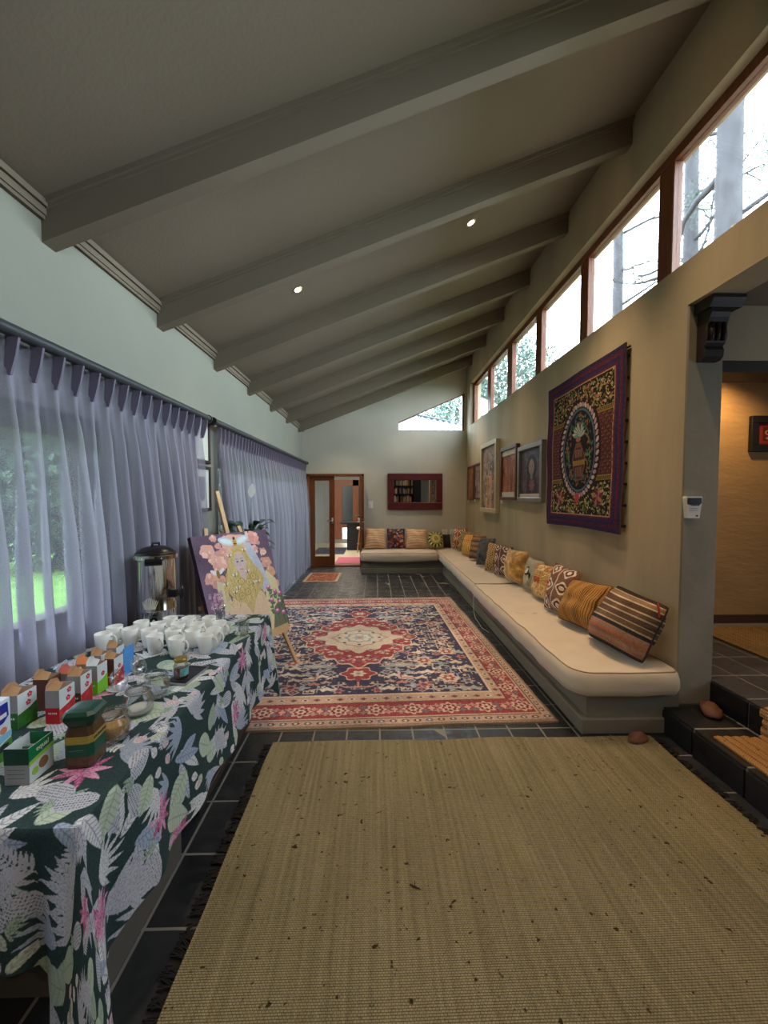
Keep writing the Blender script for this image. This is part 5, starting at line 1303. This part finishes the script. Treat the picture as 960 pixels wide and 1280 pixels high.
# ---- tea boxes
M_kraft = mat('kraft_card', (178,140,102), .85)
def petals(t, x, y, z, s_):
    q = MB()
    for k in range(5):
        an = k*2*PI/5+.3; c = (y+.7*s_*math.cos(an), z+.7*s_*math.sin(an)); q.prism([(c[0]+s_*.45*math.cos(j*PI/4), c[1]+s_*.45*math.sin(j*PI/4)) for j in range(8)], 'x', x, x+.0006)
    q.build('emblem', mat('emblem_red', (196,44,62), .6), t)
def tea(lab, x, y, w, d, h, lower, side, flap=None, rz=0, em=2, top=M_wc, front=None, script=True):
    t = thing('tea_box', lab, 'box', (x, y, ZB), rz, group='boxes of tea bags')
    a, b = w/2, d/2
    root = t; t = MB().box(-a, a, -b, b, 0, h*.97).build('carton', top, root)
    MB().box(-a-.0004, a*.98, -b-.0008, -b, h*.46, h*.97).build('end_panel', front or M_card, t)
    MB().box(-a-.0004, a*.98, -b-.001, -b, 0, h*.46).build('lower_end_panel', lower, t)
    MB().prism([(-b, 0), (b, 0), (b, h*.56), (b*.2, h*.46), (-b, h*.40)], 'x', a, a+.0008).build('side_print', side, t)
    for k in range(em): petals(t, a, b*.1+.006*k, h*(.62+.22*k), h*.075)
    if script:
        for k in range(5): MB().box(-a*.6+k*a*.26, -a*.6+k*a*.26+a*.14, -b-.0016, -b-.001, h*.28, h*.28+.006).build('print_mark', M_wi, t)
    MB().box(-a*.94, a*.94, -b*.94, b*.94, h*.97, h*.972).build('open_top', mat('card_inside', (120,96,74), .9), t)
    # torn flap standing up at the back left
    fm = flap or M_kraft; t = root
    MB().prism([(-b, h*.97), (b*.9, h*.97), (b*.5, h*1.16), (-b*.3, h*1.22), (-b*.9, h*1.1)], 'x', -a, -a+.0015).build('flap', fm, t)
    MB().add([(-a, -b, h*.97), (a*.95, -b, h*.97), (a*.7, -b+.028, h*1.10), (-a*.8, -b+.034, h*1.14)], [(0,1,2,3)]).build('flap', fm, t)
    return t
M_red = mat('tea_red', (188,24,34), .5); M_redf = mat('tea_red_fruit', (206,50,56), .5, var=.45, vscale=60); M_gd = mat('tea_green', (44,110,34), .5, var=.4, vscale=60); M_lime = mat('tea_lime', (118,196,40), .5)
M_or = mat('flap_orange', (214,134,84), .7); M_pk = mat('flap_salmon', (190,104,88), .7); M_brd = mat('tea_brown', (92,52,40), .6)
tea('green and grey tea box with a torn kraft flap, nearest the curtain', -1.292, 1.375, .058, .075, .125, M_gd, M_gd)
tea('brown tea box tucked behind the green and grey one', -1.285, 1.485, .055, .06, .125, M_brd, M_brd, top=M_brd, front=M_brd, em=0, script=False)
tea('red and grey tea box with two red emblems, nearest in the right hand line', -1.170, 1.405, .050, .070, .125, M_red, M_redf)
tea('white and red tea box, second in the right hand line', -1.172, 1.500, .050, .060, .13, M_brd, M_redf, rz=.03)
tea('white and lime green tea box, third in the right hand line', -1.178, 1.600, .046, .058, .125, M_lime, M_lime, em=1, flap=M_wc)
tea('red and brown tea box, fourth in the right hand line', -1.160, 1.680, .040, .060, .12, M_red, M_redf, em=1, front=M_brd)
t = thing('blue_card', 'bright blue folded card standing at the end of the tea boxes', 'card', (-1.158, 1.775, ZB))
M_bc = mat('bright_blue_card', (84,150,222), .6, var=.06, vscale=20)
MB().box(0, .0015, -.035, .035, 0, .125).build('front_leaf', M_bc, t); MB().prism([(0, 0), (-.03, 0), (-.0015, .125), (0, .125)], 'y', -.035, -.0335).build('side_leaf', M_bc, t)
tea('salmon flapped tea box in the middle, behind the red and grey box', -1.245, 1.545, .045, .06, .12, M_brd, M_brd, flap=M_pk, em=0, script=False)
tea('orange flapped tea box behind the second white and red box', -1.235, 1.62, .045, .06, .125, M_kraft, M_kraft, flap=M_or, em=0, top=M_kraft, front=M_kraft, script=False)
tea('pale tea box with a kraft flap, left of the lime green box', -1.245, 1.715, .045, .055, .12, M_card, M_wc, em=1, script=False)
tea('pale tea box with one red emblem, left of the red and brown box', -1.235, 1.80, .045, .055, .12, M_card, M_wc, em=1, script=False)

# ================================================================== EASEL, PAINTING, PLANT
TLc = Vector((-1.46, 2.98, 1.25)); TRc = Vector((-1.09, 3.70, 1.25)); hd = (TRc-TLc); Wc = hd.length; hd.normalize()
dn = Vector((.89*.33, -.46*.33, -1)).normalized(); Hc = .93
nrm = hd.cross(-dn).normalized()
def canvas_print():
    R = Ras(.81, .93, .003, hx('6a5470')); w, h = R.w, R.h; rng = random.Random(9)
    R.low(.12, 5)
    for (x, y, s_, c) in [(.12,.80,.07,'e0a292'),(.16,.72,.05,'e2aa98'),(.2,.66,.06,'dba08e'),(.3,.72,.12,'e3a796'),(.42,.80,.15,'e2ab98'),(.10,.58,.06,'dca090'),(.16,.54,.07,'e0a58e'),(.20,.90,.035,'e59a92'),(.23,.83,.03,'e59a92'),(.27,.78,.03,'e59a92'),(.62,.86,.075,'e79a90'),(.61,.76,.045,'e79a90'),(.6,.67,.03,'e08c88'),(.72,.62,.06,'dba080'),(.74,.52,.06,'d9a27e'),(.76,.4,.05,'d8a27c'),(.71,.72,.04,'e8c8a0')]:
        R.ell(x, y, s_, s_*.8, hx(c), wob=.08, k=5, ph=x*20)
        for _ in range(9): R.ell(x+rng.uniform(-1,1)*s_*.8, y+rng.uniform(-1,1)*s_*.7, s_*rng.uniform(.2,.42), s_*rng.uniform(.2,.4), hx(rng.choice([c, 'd8988a', 'ecbcae', 'cf9486'])), wob=.1, k=5)
    R.poly([(.05,0),(.22,.02),(.25,.3),(.2,.52),(.14,.55),(.1,.3)], hx('cfc79e')); R.poly([(.6,.0),(.8,.0),(.78,.45),(.68,.55),(.6,.3)], hx('d9cf9c'))
    for _ in range(120): R.ell(rng.uniform(.04,.16), rng.uniform(.12,.46), .012, .012, hx(rng.choice(['a87a9c','8a5a86','c79ab4'])), inner=.4)
    # veil, body, hair
    R.poly([(.5,.84),(.58,.82),(.66,.6),(.69,.4),(.6,.35),(.52,.55)], hx('b9c2d4'))
    for _ in range(60): R.line([(rng.uniform(.52,.66),rng.uniform(.4,.8)),(rng.uniform(.52,.66),rng.uniform(.4,.8))], .002, hx('8a94ae'), .4)
    R.poly([(.2,0),(.6,0),(.6,.35),(.5,.45),(.3,.45),(.2,.3)], hx('e0c39e'))
    R.poly([(.33,.76),(.36,.80),(.42,.82),(.48,.80),(.51,.76),(.54,.66),(.61,.56),(.64,.48),(.58,.39),(.50,.34),(.42,.20),(.37,.31),(.28,.36),(.22,.44),(.19,.34),(.19,.48),(.26,.62)], hx('cdb672'))
    for k in range(330):
        x, y = rng.uniform(.2,.62), rng.uniform(.36,.76); d = .02+rng.random()*.03
        if abs(x-.4) < .05+.20*(1-abs(y-.50)/.3): R.line([(x,y),(x+rng.uniform(-.02,.02),y-d),(x+rng.uniform(-.03,.03),y-2*d)], .003, hx(rng.choice(['a98f4e','e2d498','8f7a46','d8c484','b89a50'])), .8)
    R.ell(.415, .655, .062, .088, hx('c8b4b8')); R.ell(.415, .60, .035, .035, hx('d8b4b0')); R.poly([(.385,.50),(.445,.50),(.44,.60),(.39,.60)], hx('cbb4b2'))
    for s_ in (-1, 1): R.ell(.415+s_*.026, .672, .014, .007, hx('5a5a74')); R.line([(.415+s_*.012,.693),(.415+s_*.042,.697)], .004, hx('6a5a5a'))
    R.line([(.417,.67),(.412,.63),(.42,.628)], .003, hx('9a8088')); R.line([(.40,.603),(.432,.604)], .006, hx('b06a72'))
    R.ell(.42, .79, .1, .05, hx('dcb89a'), inner=.75)
    R.line([(.34,.745),(.42,.775),(.5,.745)], .012, hx('cfa84a'))
    # moth / bee wings at the top
    for s_ in (-1, 1): R.ell(.41+s_*.085, .86+.01*s_*0, .085, .034, hx('bcd4e2'), rot=s_*.28); R.ell(.41+s_*.085, .86, .06, .02, hx('d8e6ee'), rot=s_*.28)
    R.ell(.41, .845, .02, .036, hx('c49a3a')); R.ell(.41, .83, .02, .006, hx('5a4424')); R.ell(.41, .88, .014, .014, hx('5a4424'))
    def bee(x, y, s_):
        for q in (-1, 1): R.ell(x+q*s_*.7, y+s_*.4, s_*.75, s_*.3, hx('d8dce0'), rot=q*.6)
        R.ell(x, y, s_*.35, s_*.7, hx('8f7440'))
    bee(.17, .60, .05)
    for p in [(.22,.50),(.33,.45),(.33,.56),(.47,.57),(.5,.46),(.56,.46),(.29,.42),(.49,.76),(.32,.73)]: bee(p[0], p[1], .02)
    for p in [(.38,.50),(.46,.48),(.42,.40),(.35,.38),(.52,.52)]:
        for q in range(3): R.ell(p[0], p[1], .034-.01*q, .03-.009*q, hx('e2cc80' if q % 2 else 'b08c3c'), inner=.8)
    # thistles
    R.poly([(.6,0),(.81,0),(.81,.28),(.68,.2)], hx('4a4a48'), .7)
    for (x, y) in [(.66,.38),(.73,.33),(.665,.26),(.76,.22),(.78,.30),(.70,.15),(.16,.26),(.13,.16),(.77,.12)]:
        R.line([(x,y),(x+rng.uniform(-.01,.01),y-.18)], .007, hx('3f6a4c'))
        for q in range(4): R.leaf(x, y-.03-.03*q, .045, .011, rng.choice([.6,2.5,.2,2.9]), hx('5d8464'))
        R.ell(x, y-.012, .022, .02, hx('52745a')); R.ell(x, y+.008, .026, .019, hx('c8569a'), wob=.15, k=8); R.ell(x, y+.016, .016, .009, hx('eac0d8'))
    R.tone(.18, 1.04); R.speck(.035); return R
M_cv = canvas_print().mat('bee_lady_canvas', .7, .15, 120)
t = thing('canvas_painting', 'unframed painting of a golden haired woman with bees, resting on the easel', 'painting', TLc+dn*Hc)
o_ = TLc+dn*Hc; q = MB(); NB = 14
def cp(u, v, d): return hd*(u*Wc)-dn*(v*Hc)+nrm*d
q.add([cp(0,0,.02), cp(1,0,.02), cp(1,1,.02), cp(0,1,.02)], [(0,1,2,3)], [[(0,0),(1,0),(1,1),(0,1)]]); q.build('painted_face', M_cv, t, fix=False)
V = [cp(u, v, d) for d in (.0195, -.018) for u, v in ((0,0),(1,0),(1,1),(0,1))]
MB().add(V, [(0,3,7,4),(1,5,6,2),(0,4,5,1),(3,2,6,7),(4,7,6,5)]).build('canvas_edge', mat('canvas_edge', (70,58,74), .9), t)
M_pine = mat('pale_pine', (206,172,128), .6, var=.1, vscale=8, stretch=(8,8,1))
mid = (TLc+TRc)/2; t = thing('easel', 'pale pine artist easel behind the painting at the far end of the table', 'easel', (mid.x+.2, mid.y-.1, 0)); eo = Vector((mid.x+.2, mid.y-.1, 0))
bk = -nrm*.036
def slat(nm, p, q2, w=.035, h=.02): MB().beam(Vector(p)-eo, Vector(q2)-eo, w, h, up=nrm).build(nm, M_pine, t)
m_top = mid-dn*.40+bk; m_bot = mid+dn*.98+bk
slat('mast', m_bot, m_top, .04, .022)
def leg_line(f, topx):
    a = TLc+hd*(Wc*topx)-dn*.075+bk*1.7; b = TLc+hd*(Wc*f)+dn*1.0+bk*1.7; d = (b-a).normalized(); k = (a.z-.008)/-d.z; return a, a+d*k
a, b = leg_line(-.02, .27); slat('leg', a, b)
a, b = leg_line(.98, .70); slat('leg', a, b)
back_top = mid-dn*.05+bk*2.6; back_bot = Vector((mid.x-.24, mid.y+.34, .008)); slat('leg', back_top, back_bot)
slat('ledge', TLc+dn*(Hc+.014)+hd*.02+nrm*.01, TRc+dn*(Hc+.014)-hd*.02+nrm*.01, .07, .022)
slat('crossbar', TLc+hd*.0+dn*.55+bk*1.9, TRc-hd*.0+dn*.55+bk*1.9, .03, .02)

M_leaf = mat('peace_lily_leaf', (30,70,34), .3, var=.35, vscale=6, coat=.3)
pb = Vector((-1.33, 4.02, 0))
t = thing('plant_stand', 'dark wooden plant stand behind the easel', 'plant stand', pb)
MB().lathe([(.001, .70), (.13, .70), (.13, .72), (.001, .72)], 20, caps=False).build('top', M_dark, t)
for k in range(3):
    a = k*2*PI/3; MB().tube([(.08*math.cos(a), .08*math.sin(a), .70), (.12*math.cos(a), .12*math.sin(a), 0)], .012, 8).build('leg', M_dark, t)
t = thing('peace_lily', 'dark green peace lily with one white flower between the curtains', 'plant', pb+Vector((0,0,.72)))
MB().lathe([(.001, 0), (.08, 0), (.11, .18), (.10, .18), (.095, .16), (.001, .15)], 22, caps=False).build('pot', mat('pot_clay', (96,70,58), .7), t, True)
rng = random.Random(2)
for k in range(34):
    a = k*2.399+rng.random()*.4; el = rng.uniform(.5, 2.0); L_ = rng.uniform(.20, .30); st = Vector((math.cos(a)*.25, math.sin(a)*.25, 1)).normalized(); sl = rng.uniform(.12, .42)
    p0 = Vector((math.cos(a)*.03, math.sin(a)*.03, .15)); p1 = p0+st*sl
    d = Vector((math.cos(a), math.sin(a), el*.6))
    MB().tube([p0, (p0+p1)/2+Vector((0,0,.01)), p1], .0035, 5).build('stem', M_leaf, t, True)
    G = plant_leaf(p1, d, L_, .085, .55); MB().grid(G).build('leaf', M_leaf, t, True)
MB().tube([(0,0,.15), (.02,-.02,.5), (.03,-.03,.86)], .003, 5).build('stem', M_leaf, t, True)
G = plant_leaf((.03,-.03,.84), (.15,-.2,1), .17, .075, .1); MB().grid(G).build('spathe', mat('spathe_white', (228,232,226), .5), t, True)

# ================================================================== OUTSIDE
g1 = MB().box(-40, -1.98, -20, 40, -.3, -.1).build('lawn', mat('lawn_green', (100,140,58), .95, bump=.5, bscale=20, var=.3, vscale=3)); struct(g1)
struct(MB().box(2.3, 60, -20, 80, -.3, -.2).box(-1.98, 2.3, 14.2, 80, -.3, -.2).build('ground_outside', mat('ground_green', (98,104,70), .95, var=.3, vscale=1)))
def foliage(rng, n, cen, rad, size):
    q = MB()
    for _ in range(n):
        while True:
            v = Vector((rng.uniform(-1,1), rng.uniform(-1,1), rng.uniform(-1,1)))
            if .25 < v.length < 1: break
        p = Vector(cen)+Vector((v.x*rad[0], v.y*rad[1], v.z*rad[2]))
        a = Vector((rng.uniform(-1,1), rng.uniform(-1,1), rng.uniform(-1,1))).normalized(); b = a.cross(Vector((rng.uniform(-1,1), rng.uniform(-1,1), rng.uniform(-1,1)))).normalized()
        s_ = size*rng.uniform(.6, 1.4); q.add([p-a*s_, p+b*s_*.4, p+a*s_, p-b*s_*.4], [(0,1,2,3)])
    return q
M_bark = mat('pine_bark', (66,64,68), .95, bump=1, bscale=9, var=.35, vscale=6, stretch=(1,1,.4))
M_fo = mat('foliage_grey_green', (84,102,92), .9, var=.3, vscale=1); M_fo2 = mat('foliage_green', (36,58,34), .9, var=.3, vscale=2)
def trunk(m, base, top, r0, r1, rng, n=9):
    P = []; R_ = []
    for k in range(n+1):
        f = k/n; P.append(Vector(base)*(1-f)+Vector(top)*f+Vector((rng.uniform(-.05,.05), rng.uniform(-.05,.05), 0))*(0 < k < n)); R_.append(r0*(1-f)+r1*f)
    m.tube(P, R_, 14)
def branch(m, p, d, L_, r, rng, depth=0, tips=None):
    P = [Vector(p)]; d = Vector(d).normalized(); n = 6
    for k in range(n):
        d = (d+Vector((rng.uniform(-.35,.35), rng.uniform(-.35,.35), rng.uniform(-.28,.3)))).normalized(); P.append(P[-1]+d*L_/n)
        if depth < 2 and k > 0 and rng.random() < .75: branch(m, P[-1], d+Vector((rng.uniform(-1,1), rng.uniform(-1,1), rng.uniform(-.5,.7))), L_*.45, r*.45, rng, depth+1, tips)
    m.tube(P, [r*(1-.8*k/n) for k in range(n+1)], 6)
    if tips is not None: tips.append(P[-1])
def tree(lab, base, h, r, brs, seed, fol=None, mf=M_fo, crown=None):
    rng = random.Random(seed); t = thing('tree', lab, 'tree', base); q = MB(); trunk(q, (0,0,0), (rng.uniform(-.2,.2), rng.uniform(-.2,.2), h), r, r*.6, rng); q.build('trunk', M_bark, t, True)
    tips = []
    for (z, d, L_, rr) in brs:
        q = MB(); branch(q, (0, 0, z), d, L_, rr, rng, 0, tips); q.build('branch', M_bark, t, True)
    if fol:
        q = MB()
        for p in tips:
            if rng.random() < fol[0]:
                f = foliage(rng, fol[1], p, (fol[2],)*3, fol[3]); q.add(f.v, f.f)
        q.build('foliage', mf, t, kind='stuff')
    if crown:
        n, c, rd, s_ = crown; foliage(rng, n, c, rd, s_).build('foliage', mf, t, kind='stuff')
    return t
tree('big bare pine trunk seen through the nearest clerestory pane', (7.0, 7.62, -.2), 15, .27, [(8.4, (-.3,1,-.5), 2.2, .09), (9.6, (.2,-1,-.1), 2.6, .07), (10.4, (.5,-1,.6), 2.4, .05), (7.2, (.3,-1,.5), 2.2, .05), (9.0, (-1,.5,.4), 1.2, .04)], 3, fol=(.10, 26, .2, .035))
tree('second slimmer trunk behind the window post, near the big pine', (8.0, 9.75, -.2), 14, .21, [(8.2, (0,-1,.3), 1.8, .05), (9.4, (.3,-.8,0), 1.7, .04), (7.6, (.2,-1,.6), 1.6, .04)], 5, fol=(.5, 60, .3, .035))
tree('tree with hanging grey green sprays outside the second clerestory pane', (8.5, 13.2, -.2), 14, .22, [(9.6, (-.1,-1,-.2), 2.6, .05), (10.8, (0,-1,-.3), 2.6, .05), (8.4, (.2,-1,.2), 2.0, .05), (11.6, (-.2,-1,-.1), 2.4, .05)], 8, fol=(.6, 70, .34, .04))
tree('leafy pale green tree outside the far clerestory panes', (9.0, 24.5, -.2), 9, .25, [], 9, crown=(10500, (0, 0, 8.6), (2.6, 4.0, 3.2), .11))
tree('pale green tree beyond the farthest clerestory pane', (6.2, 26, -.2), 8, .2, [], 10, crown=(8500, (0, 0, 7.2), (2.3, 3.0, 2.8), .11))
tree('rounded grey green tree above the roof seen in the raking window', (4.0, 29, -.2), 8, .2, [], 12, crown=(8500, (1.0, 0, 6.2), (2.4, 2.0, 2.9), .10))
# neighbouring roof seen through the raking window
t = thing('neighbouring_house', 'low house with a ribbed pale roof seen through the raking window', 'house', (2.5, 19, -.2))
MB().box(-5, 5, 0, 6, 0, 4.2).build('wall', mat('house_wall', (190,186,176), .9), t)
M_rf = mat('roof_sheet', (46,49,54), .6)
q = MB(); n = 64; P = []
for r in range(2):
    P.append([(-5.5+11*i/n, -.6+3.6*r, (4.5+1.9*r)+(.09 if i % 2 else 0)-.19*max(0, -5.3+11*i/n)*r) for i in range(n+1)])
q.grid(P); q.build('roof', M_rf, t)
MB().tube([P[1][k] for k in (0, 31, n)], .07, 8).build('ridge_cap', M_rf, t)
# garden left
struct(MB().box(-3.3, -1.95, -3.2, 8.7, 2.5, 2.62).build('unseen_sky_block', M_dark))  # added unseen slab that cuts the sky light behind the left curtains
rng = random.Random(21)
M_brick = mat('garden_red_brick', (150,72,58), .9, bump=.5, bscale=12, var=.3, vscale=6)
t = thing('garden_shed', 'red brick outbuilding seen dimly through the near curtain', 'shed', (-9.5, 5.2, -.1))
MB().box(-1, 1, -1.6, 1.6, 0, 2.2).build('wall', M_brick, t); MB().prism([(-1.8, 2.2), (1.8, 2.2), (0, 3.0)], 'x', -1.2, 1.2).build('roof', mat('shed_roof', (104,82,74), .8), t)
for k, (x, y, s_) in enumerate([(-7.5, 9.2, 1.3), (-9, 12.8, 1.6), (-7.8, .2, 1.2), (-7, 17, 1.8), (-9.3, -4, 1.7), (-6.5, 24, 2.2)]):
    lab = ['round shrub', 'tall shrub', 'bushy shrub', 'broad shrub', 'low wide shrub', 'big distant shrub'][k]+' on the lawn outside the left windows'
    t = thing('shrub', lab, 'shrub', (x, y, -.1), group='shrubs outside the left windows'); foliage(rng, 1500, (0, 0, s_), (s_*1.2, s_*1.2, s_*1.1), .16).build('foliage', M_fo2, t, kind='stuff')
    MB().tube([(0,0,0), (0,0,s_)], .05, 6).build('stem', M_bark, t)
t = thing('hedge', 'tall dark hedge along the far side of the lawn', 'hedge', (-14, 8, -.1))
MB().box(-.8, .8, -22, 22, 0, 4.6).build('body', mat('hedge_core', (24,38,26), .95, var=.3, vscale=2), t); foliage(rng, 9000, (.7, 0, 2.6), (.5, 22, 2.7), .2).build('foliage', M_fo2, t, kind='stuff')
